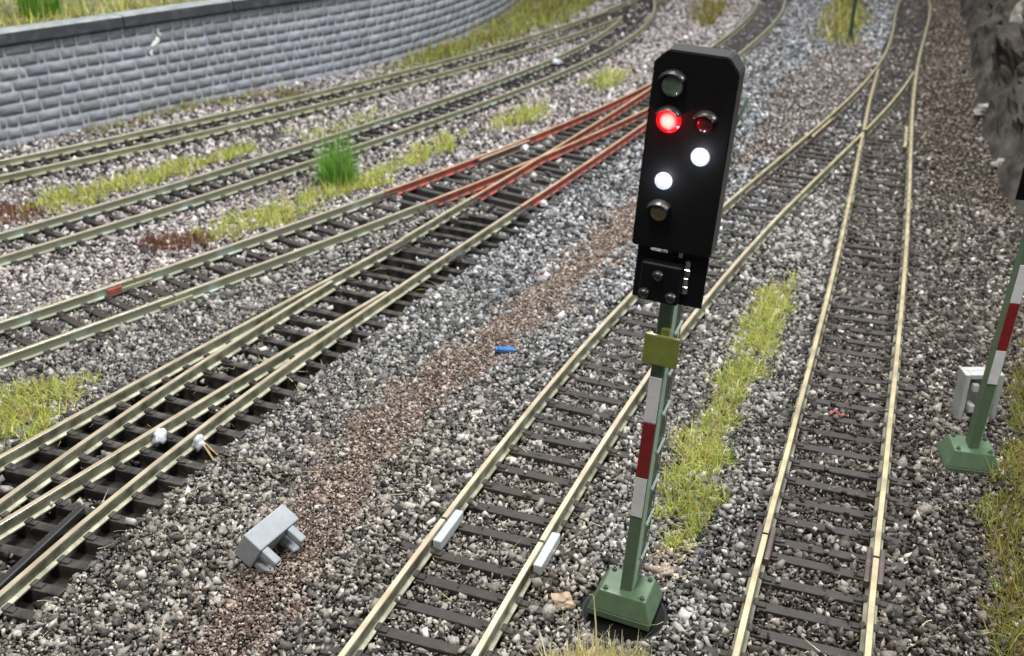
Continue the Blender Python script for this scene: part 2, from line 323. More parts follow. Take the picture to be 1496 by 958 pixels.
SLEEPERS = []          # x, y, ux, uy (along the sleeper), half length, half width
_proto = {}
def sleeper_mesh(matname, hl, hw, railpos, seed):
    r = random.Random(seed); bm = bmesh.new()
    add_box(bm, -hl - r.uniform(0, .04), hl + r.uniform(0, .04), -hw, hw, GND - .02, -.253, bevel=.018)
    for x in railpos:                                   # moulded chairs gripping the rail foot
        for s in (-1, 1):
            add_box(bm, x + s * .09 - .042, x + s * .09 + .042, -.082, .082, -.27, -.183, bevel=.016, seg=1)
            add_box(bm, x + s * .18 - .065, x + s * .18 + .065, -.06, .06, -.27, -.218, bevel=.01, seg=1)
    bmesh.ops.recalc_face_normals(bm, faces=bm.faces)
    me = bpy.data.meshes.new('sleeper'); bm.to_mesh(me); bm.free(); me.materials.append(M[matname]); return me

def put_sleeper(parent, off, p, ang, matname, hl, railpos, var=None, hw=.098):
    key = (matname, round(hl, 3), var)
    if var is None or key not in _proto:
        me = sleeper_mesh(matname, hl, hw, railpos, len(SLEEPERS))
        if var is not None: _proto[key] = me
    else: me = _proto[key]
    o = bpy.data.objects.new('sleeper', me); COL.objects.link(o); o.parent = parent
    o.location = (p[0] - off[0], p[1] - off[1], -off[2] + random.uniform(-.012, .0)); o.rotation_euler = (0, 0, ang)
    SLEEPERS.append((p[0], p[1], math.cos(ang), math.sin(ang), hl, hw))

DENSE = {k: smoothline(v, 0.1, 6) for k, v in ROUTE.items()}
def cut(key, a=None, b=None):
    L = DENSE[key]
    i0 = 0 if a is None else int(((L - np.array(a)) ** 2).sum(1).argmin())
    i1 = len(L) - 1 if b is None else int(((L - np.array(b)) ** 2).sum(1).argmin())
    return L[i0:i1 + 1]

def thin(L, k=3):
    ix = list(range(0, len(L) - 1, k)) + [len(L) - 1]
    return L[ix]

def sleepers_along(t, off, L, matname, hl=1.30, jit=.012):
    T, n = normals(L); step = int(round(PITCH / .1 * 10)) / 10
    s = .22
    while s < len(L) * .1 - .1:
        i = min(int(s / .1), len(L) - 1); f = s / .1 - i
        p = L[i] + T[i] * .1 * f
        put_sleeper(t, off, p, math.atan2(n[i, 1], n[i, 0]) + math.pi + random.gauss(0, jit), matname, hl, (-HALF, HALF), var=random.randrange(5))
        s += PITCH

def plain_track(label, key, a, b, hm, sm, sl, hl=1.30, jit=.012, joint_end=True):
    L = cut(key, a, b); off = (L[0, 0], L[0, 1], GND)
    t = thing('railway_track', off, label, 'railway track', 'model railway tracks')
    T, n = normals(L)
    g = L[:]
    for s in (1, -1):
        q = (g + n * HALF * s)
        q = q.copy(); q[-1] -= T[-1] * .055; q[0] += T[0] * .0
        rail_mesh('rail', thin(q), (M[hm], M[sm]), t, off)
    sleepers_along(t, off, L, sl, hl, jit)
    return t

def mind(P, Q):
    return np.sqrt(((P[:, None, :] - Q[None]) ** 2).sum(2)).min(1)

def turnout(label, kl, al, bl, kr, ar, br, hm, sm, sl, tip_high, merge=0.125, hl=1.32, gap=0, checks='LR'):
    """two routes sharing one end: stock rails outside, switch blades and frog inside"""
    LL, LR = cut(kl, al, bl), cut(kr, ar, br)
    off = (LR[0, 0], LR[0, 1], GND)
    t = thing('railway_turnout', off, label, 'turnout', 'model railway tracks')
    _, nl = normals(LL); _, nr = normals(LR)
    SL, SR = LL + nl * HALF, LR - nr * HALF
    iR, iL = LL - nl * HALF, LR + nr * HALF
    mats = (M[hm], M[sm])
    rail_mesh('stock_rail', thin(SL), mats, t, off); rail_mesh('stock_rail', thin(SR), mats, t, off)
    def inner(I, S, other, dz):
        keep = mind(I, S) > merge
        d = mind(I, other); j = int(d.argmin()); crossing = d[j] < .12
        idx = np.arange(len(I))
        for sel, nm in ((keep & ((idx <= j) if tip_high else (idx >= j)), 'frog_rail'), (keep & ((idx >= j + gap) if tip_high else (idx <= j - gap)), 'switch_blade')) if crossing else ((keep, 'switch_blade'),):
            w = np.where(sel)[0]
            if len(w) < 6: continue
            # longest run
            runs = np.split(w, np.where(np.diff(w) > 1)[0] + 1); w = max(runs, key=len)
            if len(w) >= 6: rail_mesh(nm, thin(I[w]), mats, t, off, dz)
        return I[j]
    c = inner(iR, SR, iL, -.005); inner(iL, SL, iR, -.010)
    # check rails beside the stock rails, opposite the frog
    for S, sgn, w in ((SL, -1, 'L'), (SR, 1, 'R')):
        if w not in checks: continue
        j = int(((S - c) ** 2).sum(1).argmin()); _, nn = normals(S)
        a, b = max(0, j - 16), min(len(S), j + 16)
        if b - a > 18:
            q = S[a:b] + nn[a:b] * sgn * .19; q[0] += nn[a] * sgn * .05; q[-1] += nn[b - 1] * sgn * .05
            rail_mesh('check_rail', thin(q), (M[hm], M['joiner_brown']), t, off, -.012)
    # long sleepers across both routes
    n = max(len(LL), len(LR)); s = 2
    base = LR if len(LR) >= len(LL) else LL; Tb, nb = normals(base); oth = LL if base is LR else LR
    while s < len(base):
        p = base[s]; u = nb[s]
        j = int((np.abs((oth - p) @ Tb[s]) + .2 * np.linalg.norm(oth - p, axis=1)).argmin()); q = oth[j]
        lat = float((q - p) @ u) if abs((q - p) @ Tb[s]) < .3 else 0.0
        lo, hi = min(0, lat) - hl, max(0, lat) + hl
        mid = p + u * (lo + hi) / 2; h = (hi - lo) / 2
        ang = math.atan2(u[1], u[0]) + math.pi
        xs = sorted({round(-(v - (lo + hi) / 2), 3) for v in (-HALF, HALF, lat - HALF, lat + HALF)})
        xs = [x for k, x in enumerate(xs) if k == 0 or x - xs[k - 1] > .22]
        put_sleeper(t, off, mid, ang + random.gauss(0, .008), sl, h, xs)
        s += 6; s += random.random() < .3
    return t

J = dict(E1=(-.26, 14.11), F1=(4.95, 13.73), E2=(8.19, 31.96), F2=(11.36, 31.23), C1=(-8.86, 24.04), D=(-2.29, 26.91), Cred=(-3.23, 31.01), Dred=(-.35, 30.47))
M['head_dull'] = mat('rail_head_dull', (0.46, 0.45, 0.31), 0.5, 0.35, c2=(0.30, 0.30, 0.19), scale=1.6, detail=6)

track_e1 = plain_track('short foreground track in front of the white plastic rail joiners, left of the signal base', 'E', None, J['E1'], 'head', 'side_nickel', 'sleeper')
track_e2 = plain_track('track passing close behind the lit signal mast, between the white joiners and the right turnout', 'E', J['E1'], J['E2'], 'head', 'side_nickel', 'sleeper')
track_f1 = plain_track('short foreground track at the bottom right, up to the brown rail joiners', 'F', None, J['F1'], 'head_gold', 'side_brown', 'sleeper')
track_f2 = plain_track('yellow-topped track right of the grass strip, between the brown joiners and the right turnout', 'F', J['F1'], J['F2'], 'head_gold', 'side_brown', 'sleeper')
turn_ef = turnout('turnout at upper right by the rock face, where two yellow-topped tracks merge', 'E', J['E2'], None, 'F', J['F2'], None, 'head_gold', 'side_brown', 'sleeper', True, gap=4)
turn_d = turnout('turnout with pale metal rails and black gaps between sleepers at the left foreground', 'D1', None, J['D'], 'D2', None, J['D'], 'head', 'side_nickel', 'sleeper_black', True, hl=1.45, checks='')
track_d2 = plain_track('short pale track between the left foreground turnout and the red-painted turnout', 'D2', J['D'], J['Dred'], 'head', 'side_nickel', 'sleeper_black', 1.4)
turn_red = turnout('turnout with rust-red painted rails left of the signal head', 'C', J['Cred'], (9.2, 51.3), 'D2', J['Dred'], (9.2, 51.3), 'head_pink', 'side_red', 'sleeper_grey', True, checks='L')
track_g = plain_track('curved track leaving behind the top of the signal head', 'D2', (9.2, 51.3), None, 'head', 'side_olive', 'sleeper_grey')
track_c1 = plain_track('greenish corroded track at the left edge below the reddish-brown clump', 'C', None, J['C1'], 'head', 'side_green', 'sleeper')
track_c2 = plain_track('greenish corroded track running from the left edge to the red turnout', 'C', J['C1'], J['Cred'], 'head', 'side_green', 'sleeper')
track_b = plain_track('second track from the wall, passing behind the bright green tuft', 'B', None, (4.9, 57.2), 'head', 'side_green', 'sleeper_black', 1.25, .03)
track_a = plain_track('farthest track, dull olive rails along the foot of the grey block wall', 'A', None, (1.5, 58.2), 'head_dull', 'side_olive', 'sleeper_black', 1.25, .03)
turn_ab = turnout('farthest turnout at the top where the two tracks by the wall join', 'A', (1.5, 58.2), None, 'B', (4.9, 57.2), None, 'head', 'side_olive', 'sleeper_black', True)

def along_joint(key, at, side, parent, name, m, length, w, z0, z1, lat, label=None, back=.5, sides=(-1, 1)):
    """a joiner sleeve clasping one rail at a joint"""
    L = DENSE[key]; T, n = normals(L); i = int(((L - np.array(at)) ** 2).sum(1).argmin())
    p = L[i] + n[i] * HALF * side; bm = bmesh.new()
    for s in sides:
        add_box(bm, s * lat - w / 2, s * lat + w / 2, -length * back, length * (1 - back), z0, z1, bevel=min(w, .1) * .3, seg=2)
    Mx = Matrix.Translation((p[0], p[1], 0)) @ Matrix.Rotation(math.atan2(-n[i, 1], -n[i, 0]), 4, 'Z')
    bmesh.ops.transform(bm, matrix=Mx, verts=bm.verts)
    o = bm_obj(name, bm, m, parent, False, off=parent.location)
    if label: o['label'] = label
    return o
for s in (1, -1):
    along_joint('E', J['E1'], s, track_e1, 'rail_joiner', M['joiner_white'], .92, .15, -.24, -.05, .125, 'translucent white plastic rail joiner', .62, (1,))
    along_joint('F', J['F1'], s, track_f1, 'rail_joiner', M['joiner_brown'], .92, .09, -.25, -.09, .10, 'dark brown plastic rail joiner', .62)
    along_joint('D2', J['D'], s, turn_d, 'rail_joiner', M['steel'], .9, .07, -.25, -.13, .085)
    along_joint('C', J['C1'], s, track_c1, 'rail_joiner', M['side_olive'], .9, .07, -.25, -.12, .085)
    along_joint('E', J['E2'], s, track_e2, 'rail_joiner', M['side_brown'], .9, .07, -.25, -.12, .085)
    along_joint('F', J['F2'], s, track_f2, 'rail_joiner', M['side_brown'], .9, .07, -.25, -.12, .085)
    along_joint('C', J['Cred'], s, track_c2, 'rail_joiner', M['steel'], .9, .07, -.25, -.10, .085)
    along_joint('D2', J['Dred'], s, track_d2, 'rail_joiner', M['steel'], .9, .07, -.25, -.10, .085)

def blob(name, p, size, m, parent, seed, label=None, squash=(1, 1, .8)):
    bm = bmesh.new(); bmesh.ops.create_icosphere(bm, subdivisions=3, radius=1)
    for v in bm.verts:
        k = 1 + .55 * noise.noise(v.co * 1.6 + Vector((seed, 0, 0))) + .2 * noise.noise(v.co * 4 + Vector((0, seed, 0)))
        v.co = Vector((v.co.x * squash[0], v.co.y * squash[1], v.co.z * squash[2])) * k * size
    bmesh.ops.translate(bm, verts=bm.verts, vec=p)
    o = bm_obj(name, bm, m, parent, True, off=parent.location if parent else (0, 0, 0))
    if label: o['label'] = label
    return o
blob('glue_blob', (-6.66, 17.15, -.17), .15, M['glue'], turn_d, 1, 'white dried glue on the inner rail', (.8, 1.1, 1))
blob('glue_blob', (-5.90, 17.0, -.19), .15, M['glue'], turn_d, 2.3, 'white dried glue on the outer rail', (.9, 1, 1.1))
blob('glue_blob', (.42, 37.3, -.2), .14, M['glue'], turn_red, 5, 'white glue beside the left red rail', (1, 1.6, .8))
blob('glue_blob', (.95, 31.0, -.2), .11, M['glue'], turn_red, 7, 'white glue at the right rail joint', (1, 1, 1))
blob('glue_blob', (2.1, 52.3, -.1), .22, M['glue'], track_b, 9, 'white glue on the near rail', (1, 1.5, .6))
# black plastic bar lying in the turnout
bm = bmesh.new()
a, b = Vector((-8.05, 11.6, -.155)), Vector((-7.27, 14.85, -.20)); d = (b - a)
add_box(bm, -.075, .065, -.9, d.length, -.08, .06, bevel=.025)
bmesh.ops.transform(bm, matrix=Matrix.Translation(a) @ d.to_track_quat('Y', 'Z').to_matrix().to_4x4(), verts=bm.verts)
o = bm_obj('check_bar', bm, M['edge_black'], turn_d, off=turn_d.location); o['label'] = 'long black plastic bar between the rails'
# a patch of red paint on the corroded rail
bm = bmesh.new()
L = DENSE['C']; T, n = normals(L); i = int(((L - np.array((-9.25, 23.5))) ** 2).sum(1).argmin()); p = L[i] + n[i] * (HALF - .055)
add_box(bm, -.02, .05, -.2, .2, -.23, -.07, bevel=.012)
bmesh.ops.transform(bm, matrix=Matrix.Translation((p[0], p[1], 0)) @ Matrix.Rotation(math.atan2(-n[i, 1], -n[i, 0]), 4, 'Z'), verts=bm.verts)
o = bm_obj('paint_patch', bm, M['red_chip'], track_c1, off=track_c1.location); o['label'] = 'patch of red paint on the inner side of the far rail'

# ------------------------------------------------------------------ retaining wall by the farthest track
WALL_LINE = smoothline(np.array([(-26.5, 29.0), (-22.6, 33.1), (-18.9, 36.9), (-15.9, 40.6), (-13.6, 43.6), (-11.2, 46.6), (-8.6, 49.6), (-6.2, 52.9), (-4.0, 57.0), (-1.9, 62.3), (-.5, 67.4), (.55, 72.8), (1.6, 79.0), (2.5, 86)]), .25, 60)
WT, WN = normals(WALL_LINE); WN = -WN                      # towards the tracks
W_S = np.r_[0, np.cumsum(np.linalg.norm(np.diff(WALL_LINE, axis=0), axis=1))]
W_TOP = 3.22; W_BOT = GND
def wp(s, dep, z):
    x = np.interp(s, W_S, WALL_LINE[:, 0]); y = np.interp(s, W_S, WALL_LINE[:, 1])
    nx = np.interp(s, W_S, WN[:, 0]); ny = np.interp(s, W_S, WN[:, 1])
    return (x + nx * dep, y + ny * dep, z)
wall = thing('retaining_wall', (*WALL_LINE[40], GND), 'curved grey block retaining wall with dark coping at the upper left', 'wall')
S_END = W_S[-1]
# mortar core
V = []; F = []
ss = np.arange(0, S_END, .5)
for s in ss:
    for dep, z in ((0, W_BOT), (0, W_TOP), (-.8, W_TOP), (-.8, W_BOT)): V.append(wp(s, dep, z))
for i in range(len(ss) - 1):
    for j in range(4):
        k = (j + 1) % 4; F.append((i * 4 + j, i * 4 + k, (i + 1) * 4 + k, (i + 1) * 4 + j))
F += [(3, 2, 1, 0), tuple(len(V) - 4 + j for j in range(4))]
mesh_obj('wall_core', V, F, M['mortar'], wall, wall.location)
# courses of rough blocks standing proud of the mortar
V = []; F = []; C = []
rows = 9; h = (W_TOP - W_BOT) / rows; r = random.Random(3)
skip = {}
for row in range(rows):
    s = r.uniform(0, .5)
    while s < S_END - 1.2:
        w = r.choice((.26, .38, .5, .58, .66, .74, .86, 1.0)) * r.uniform(.9, 1.1)
        z0 = W_BOT + row * h; z1 = z0 + h
        if any(a < s + w / 2 < b for a, b in skip.get(row, [])): s += w; continue
        if False:            # tall narrow jumper stone
            w = .30; z1 += h; skip.setdefault(row + 1, []).append((s, s + w))
        g = .020; d0, d1 = -.02, r.uniform(.014, .026); ins = .014
        b0 = [(s + g, z0 + g), (s + w - g, z0 + g), (s + w - g, z1 - g), (s + g, z1 - g)]
        j = lambda: r.uniform(-.018, .018)
        b0 = [(x + j(), z + j()) for x, z in b0]
        cx = sum(p[0] for p in b0) / 4; cz = sum(p[1] for p in b0) / 4
        # eight-sided outline with clipped corners
        out = []
        for k in range(4):
            p, q, o_ = b0[k], b0[(k + 1) % 4], b0[k - 1]; c = r.uniform(.15, .3)
            lim = min(.05 / max(abs(p[0] - o_[0]) + abs(p[1] - o_[1]), .05), .45); lim2 = min(.05 / max(abs(p[0] - q[0]) + abs(p[1] - q[1]), .05), .45)
            out.append((p[0] + (o_[0] - p[0]) * lim, p[1] + (o_[1] - p[1]) * lim)); out.append((p[0] + (q[0] - p[0]) * lim2, p[1] + (q[1] - p[1]) * lim2))
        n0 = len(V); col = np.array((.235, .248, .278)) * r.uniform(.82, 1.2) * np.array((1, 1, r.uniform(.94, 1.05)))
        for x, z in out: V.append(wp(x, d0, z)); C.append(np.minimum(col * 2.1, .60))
        for x, z in out:
            L_ = math.hypot(x - cx, z - cz); k = 1 - ins / max(L_, .06)
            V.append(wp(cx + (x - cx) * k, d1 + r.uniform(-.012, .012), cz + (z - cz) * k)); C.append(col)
        V.append(wp(cx, d1 + .008, cz)); C.append(col)
        for k in range(8):
            k2 = (k + 1) % 8
            F += [(n0 + k, n0 + k2, n0 + 8 + k2), (n0 + k, n0 + 8 + k2, n0 + 8 + k), (n0 + 8 + k, n0 + 8 + k2, n0 + 16)]
        s += w
V = np.array(V) - np.array(wall.location)
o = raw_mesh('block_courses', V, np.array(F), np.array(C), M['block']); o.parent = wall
# coping stones
s = .2; k = 0
while s < S_END - 6:
    w = (5.2, 6.1, 5.6)[k % 3]; V = []; F = []
    n = 8
    for i in range(n + 1):
        si = s + .03 + (w - .06) * i / n
        for dep, z in ((-.75, W_TOP - .02), (.16, W_TOP - .02), (.19, W_TOP + .06), (.17, W_TOP + .42), (.10, W_TOP + .46), (-.75, W_TOP + .46)):
            jz = .025 * noise.noise(Vector((si * 2.2, z * 3, 1))); V.append(wp(si, dep + jz, z + jz))
    for i in range(n):
        for j in range(6):
            j2 = (j + 1) % 6; F.append((i * 6 + j, i * 6 + j2, (i + 1) * 6 + j2, (i + 1) * 6 + j))
    F += [(5, 4, 3, 2, 1, 0), tuple(n * 6 + j for j in range(6))]
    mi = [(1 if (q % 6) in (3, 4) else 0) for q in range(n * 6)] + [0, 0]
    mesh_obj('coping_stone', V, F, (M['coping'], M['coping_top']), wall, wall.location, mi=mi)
    s += w; k += 1
# chipped white spot on the wall face
def s_at(p): return W_S[int(((WALL_LINE - np.array(p)) ** 2).sum(1).argmin())]
bm = bmesh.new(); s0 = s_at((-14.2, 42.9))
for ds, z, a, b in ((.0, 2.45, .20, .10), (.10, 2.55, .10, .12), (-.14, 2.38, .12, .07), (.22, 2.78, .05, .13), (.18, 2.92, .07, .05), (-.26, 2.05, .05, .11), (-.22, 2.16, .04, .06)):
    c = Vector(wp(s0 + ds, .030, z)); vs = []
    bmesh.ops.create_icosphere(bm, subdivisions=2, radius=1, matrix=Matrix.Translation(c) @ Matrix.Rotation(math.atan2(WT[80, 1], WT[80, 0]), 4, 'Z') @ Matrix.Rotation(R(-28), 4, 'Y') @ Matrix.Diagonal((a, .014, b, 1)))
o = bm_obj('plaster_chip', bm, M['white_chip'], wall, True, off=wall.location); o['label'] = 'white chipped spot in the block face'

# upper terrace behind the wall
V = []; F = []
for s in np.arange(0, S_END, 1.0): V += [wp(s, -.78, W_TOP + .30), wp(s, -40, W_TOP + 1.2), wp(s, -40, GND), wp(s, -.78, GND)]
for i in range(len(V) // 4 - 1):
    for j in range(4):
        k = (j + 1) % 4; F.append((i * 4 + j, i * 4 + k, i * 4 + 4 + k, i * 4 + 4 + j))
F += [(3, 2, 1, 0), tuple(len(V) - 4 + j for j in range(4))]
M['terrace'] = mat('terrace_soil', (0.13, 0.125, 0.06), 0.95, c2=(0.24, 0.22, 0.13), scale=1.2, bump=.6, bscale=8)
tag(mesh_obj('terrain', V, F, M['terrace']), 'raised grassy terrace behind the block wall', None, None, 'structure')

# ------------------------------------------------------------------ cliff at the right edge
BASE = smoothline(np.array([(12.6, 19.5), (13.35, 23.5), (14.3, 26.75), (15.0, 30.0), (16.2, 34.2), (17.8, 39.4), (21.2, 49.0), (25.0, 59.4), (29.7, 73.2), (36, 92)]), .28, 14)
BT, BN = normals(BASE); BN = -BN
V = []; F = []; nu = len(BASE); nv = 70
for i in range(nu):
    for j in range(nv):
        v = j / (nv - 1); out = 7.5 * v ** 1.15; z = GND + 9.0 * (1 - (1 - v) ** 1.5) * min(1, .22 + i / 64)
        p = Vector((BASE[i, 0] + BN[i, 0] * out, BASE[i, 1] + BN[i, 1] * out, z))
        q = p * .22
        d = 1.3 * noise.noise(q) + .8 * noise.noise(p * .55 + Vector((3, 1, 0))) + .5 * noise.noise(p * 1.3) + .32 * noise.noise(p * 2.8) + .2 * noise.noise(p * 6)
        rid = abs(noise.noise(Vector((p.x * .5, p.y * .3, p.z * .8)))); d -= .9 * max(0, .25 - rid)
        k = min(1, v * 6) * .75
        V.append((p.x - BN[i, 0] * d * k, p.y - BN[i, 1] * d * k, z + d * .55 * k))
for i in range(nu - 1):
    for j in range(nv - 1):
        a = i * nv + j; F.append((a, a + nv, a + nv + 1, a + 1))
tag(mesh_obj('cliff', V, F, M['cliff']), 'rough dark rock face rising along the right edge', None, None, 'structure')

# ------------------------------------------------------------------ ballast
TRK = {'A': cut('A'), 'B': cut('B'), 'C': cut('C'), 'D1': cut('D1', None, J['D']), 'D2': cut('D2'), 'E': cut('E'), 'F': cut('F')}
KEEP_OUT = [(1.70, 12.50, .66)]                       # round foot of the signal
PAL = {
    'grey':  [((.036, .035, .034), 12), ((.075, .072, .068), 18), ((.15, .143, .134), 24), ((.26, .248, .23), 25), ((.40, .382, .355), 15), ((.56, .54, .505), 3)],
    'beige': [((.036, .032, .028), 15), ((.095, .083, .072), 20), ((.18, .16, .14), 25), ((.30, .27, .235), 23), ((.43, .395, .345), 13), ((.56, .52, .47), 2)],
    'blue':  [((.028, .029, .031), 16), ((.08, .082, .087), 18), ((.165, .168, .176), 23), ((.29, .293, .305), 24), ((.46, .465, .475), 15), ((.62, .625, .635), 3)],
    'pink':  [((.04, .036, .036), 12), ((.12, .104, .102), 15), ((.24, .21, .205), 23), ((.37, .333, .322), 26), ((.52, .475, .46), 15), ((.68, .635, .615), 6)],
    'dark':  [((.022, .019, .017), 21), ((.060, .050, .043), 27), ((.116, .099, .085), 27), ((.20, .173, .15), 17), ((.36, .325, .29), 7), ((.6, .56, .5), 1)],
    'brown': [((.08, .060, .048), 16), ((.14, .102, .082), 26), ((.235, .175, .145), 26), ((.36, .285, .24), 18), ((.52, .45, .40), 10)],
    'tan':   [((.07, .058, .050), 14), ((.16, .135, .12), 24), ((.27, .23, .205), 27), ((.40, .35, .32), 22), ((.56, .51, .48), 13)],
    'earth': [((.04, .031, .024), 17), ((.095, .074, .058), 26), ((.17, .136, .109), 29), ((.26, .215, .178), 19), ((.32, .28, .23), 7)],
}
def pick(name, n):
    cs = np.array([c for c, w in PAL[name]]); w = np.array([w for c, w in PAL[name]], float)
    return cs[rng.choice(len(cs), n, p=w / w.sum())] * rng.uniform(.8, 1.2, (n, 1))

def visible(P, m=5.0):
    """on the layout within the photographed fan, with a margin for a sidestep"""
    return (P[:, 1] > 9.0) & (P[:, 1] < 84) & (np.abs(P[:, 0]) < 1.4 + m + P[:, 1] * .465)

def grid(x0, x1, y0, y1, step):
    X, Y = np.meshgrid(np.arange(x0, x1, step), np.arange(y0, y1, step))
    P = np.c_[X.ravel(), Y.ravel()]; return P + rng.uniform(-.5, .5, P.shape) * step * 1.1

WALL_POLY = np.r_[WALL_LINE, [(-60, 110), (-60, 20)]]
CLIFF_POLY = np.r_[BASE + BN * .6, [(60, 92), (60, 19.5)]]
P = np.r_[grid(-16.5, 16.5, 9, 22, .072), grid(-24, 24, 22, 34, .088), grid(-40, 40, 34, 84, .130)]
P = P[visible(P)]
P = P[~inpoly(P, WALL_POLY) & ~inpoly(P, CLIFF_POLY)]
keep = np.ones(len(P), bool); dz = np.zeros(len(P))
info = {k: linedist(P, L) for k, L in TRK.items()}
for k, (d, i, s, a) in info.items():
    on = np.abs(a) < .3
    ad = np.abs(s)
    inside = on & (ad < .72)
    dz = np.where(inside, np.minimum(dz, {'F': .018, 'E': -.004, 'A': -.03, 'B': -.03, 'C': -.03}.get(k, 0.0)) if k != 'F' else .018, dz)
    near = on & (np.abs(ad - HALF) < .13)
    dz = np.where(near, np.minimum(dz, -.075), dz)
    if k in 'EFC': dz = np.where(on & (ad > 1.02) & (ad < 1.6), dz + .05, dz)
# the left foreground turnout lies on bare black board
void = ((info['D1'][0] < 1.28) | ((info['D2'][0] < 1.28) & (P[:, 1] < 30.0))) & (vnoise(P, .8, 5) < .64)
voidred = ((info['D2'][0] < 1.1) | (info['C'][0] < 1.1)) & (P[:, 1] > 30) & (P[:, 1] < 50) & (vnoise(P, .9, 8) < .55) & (P[:, 0] > -3.5)
keep &= ~void & ~voidred
dz = np.where((info['D1'][0] < 1.5) | ((info['D2'][0] < 1.4) & (P[:, 1] < 30)), np.minimum(dz, -.06), dz)
# sleepers stay swept, apart from a few stray stones
SL = np.array(SLEEPERS); order = np.argsort(P[:, 1]); ys = P[order, 1]
on_sl = np.zeros(len(P), bool)
for x, y, ux, uy, hl, hw in SL:
    a, b = np.searchsorted(ys, [y - hl, y + hl]); ix = order[a:b]
    v = P[ix] - (x, y); lx = v[:, 0] * ux + v[:, 1] * uy; ly = -v[:, 0] * uy + v[:, 1] * ux
    on_sl[ix[(np.abs(lx) < np.where((y > 33) & (x < y * .2 - 3), 1.22, np.minimum(hl, 1.02))) & (np.abs(ly) < hw + .045)]] = True
    on_sl[ix[(np.abs(lx) < hl) & (np.abs(ly) < hw + .01) & (rng.random(len(ix)) < .40)]] = True
stray = rng.random(len(P)) < np.where(info['C'][2] > -1.2, .05, .05)
keep &= ~on_sl | stray
dz = np.where(on_sl & stray, .11, dz)
for x, y, r_ in KEEP_OUT: keep &= ((P - (x, y)) ** 2).sum(1) > r_ ** 2
BR = smoothline(ZONE['brown'], .1, 30)
brd = linedist(P, BR)[0]
brown = brd + (vnoise(P, .35, 2) - .5) * .9 < .50
keep &= ~((rng.random(len(P)) < .85 * np.clip(1.4 - brd / .56 - vnoise(P, .3, 6) * .5, 0, 1)))
farb = inpoly(P + (vnoise(P, .8, 3)[:, None] - .5) * 2, ZONE['brownfar']) | inpoly(P + (vnoise(P, .8, 4)[:, None] - .5) * 2, ZONE['brownright'])
P, dz, brown, farb = P[keep], dz[keep], brown[keep], farb[keep]; info = {k: tuple(q[keep] for q in v) for k, v in info.items()}
n = len(P)
sz = np.where(P[:, 1] < 22, .047, np.where(P[:, 1] < 34, .056, .078)) * np.exp(rng.normal(0, .32, n))
colr = pick('grey', n)
nz = vnoise(P, 2.5, 9)
sE, sF, sC = info['E'][2], info['F'][2], info['C'][2]
def put(mask, name):
    global colr
    m = mask & (rng.random(n) < .93); colr[m] = pick(name, int(m.sum()))
sD2 = info['D2'][2]
put((sD2 < 0) & (sE > 0) & (rng.random(n) < np.clip((P[:, 1] - 15 - 3 * nz) / 9, 0, .92)), 'blue')
put((sE > 0) & (sD2 < .5) & (rng.random(n) < np.clip((21 - P[:, 1]) / 7, 0, .75)), 'beige')
put((sC > 0.5), 'pink')
put((sF < .7) & (P[:, 1] > 9), 'dark')
put((sE < 1) & (sF > .7) & (P[:, 1] < 17) & (nz > .45), 'beige')
put(brown & (rng.random(n) < .6), 'brown'); put(farb & (sF > 0), 'tan'); put(farb & (sF <= 0), 'earth')
bg = inpoly(P + (vnoise(P, .2, 3)[:, None] - .5) * .3, ZONE['beige'])
colr[bg] = np.array((.46, .38, .30)) * rng.uniform(.4, 1.35, (bg.sum(), 1)); sz[bg] *= 1.05
sz[farb] *= .72
z = BAL + dz + (vnoise(P, 1.2, 11) - .5) * .07 + rng.normal(0, .022, n)
z[brown] -= .03

CV = np.array([(x, y, z) for x in (-1, 1) for y in (-1, 1) for z in (-1, 1)], float) * .72
CF = np.array([(0, 1, 3), (0, 3, 2), (4, 6, 7), (4, 7, 5), (0, 4, 5), (0, 5, 1), (2, 3, 7), (2, 7, 6), (0, 2, 6), (0, 6, 4), (1, 5, 7), (1, 7, 3)])
OV = np.array([(1, 0, 0), (-1, 0, 0), (0, 1, 0), (0, -1, 0), (0, 0, 1), (0, 0, -1)], float)
OF = np.array([(0, 2, 4), (2, 1, 4), (1, 3, 4), (3, 0, 4), (2, 0, 5), (1, 2, 5), (3, 1, 5), (0, 3, 5)])
def stones(P, z, sz, col, BV, BF):
    n, k = len(P), len(BV)
    q = rng.normal(size=(n, 4)); q /= np.linalg.norm(q, axis=1)[:, None]; w, x, y, zz = q.T
    Rm = np.stack([1 - 2 * (y * y + zz * zz), 2 * (x * y - zz * w), 2 * (x * zz + y * w), 2 * (x * y + zz * w), 1 - 2 * (x * x + zz * zz), 2 * (y * zz - x * w),
                   2 * (x * zz - y * w), 2 * (y * zz + x * w), 1 - 2 * (x * x + y * y)], 1).reshape(n, 3, 3)
    sc = np.stack([rng.uniform(1.0, 1.6, n), rng.uniform(.75, 1.1, n), rng.uniform(.45, .8, n)], 1)
    V = BV[None] * rng.uniform(.55, 1.28, (n, k, 1)) * sc[:, None, :] * sz[:, None, None]
    V = np.einsum('nij,nkj->nki', Rm, V); V[:, :, :2] += P[:, None, :]; V[:, :, 2] += z[:, None]
    F = BF[None] + (np.arange(n) * k)[:, None, None]
    return V.reshape(-1, 3), F.reshape(-1, 3), np.repeat(col, k, 0)
near = P[:, 1] < 32
h1 = near & (rng.random(n) < .62); h2 = near & ~h1
A1 = stones(P[h1], z[h1], sz[h1], colr[h1], CV, CF); A2 = stones(P[h2], z[h2], sz[h2] * 1.1, colr[h2], OV, OF)
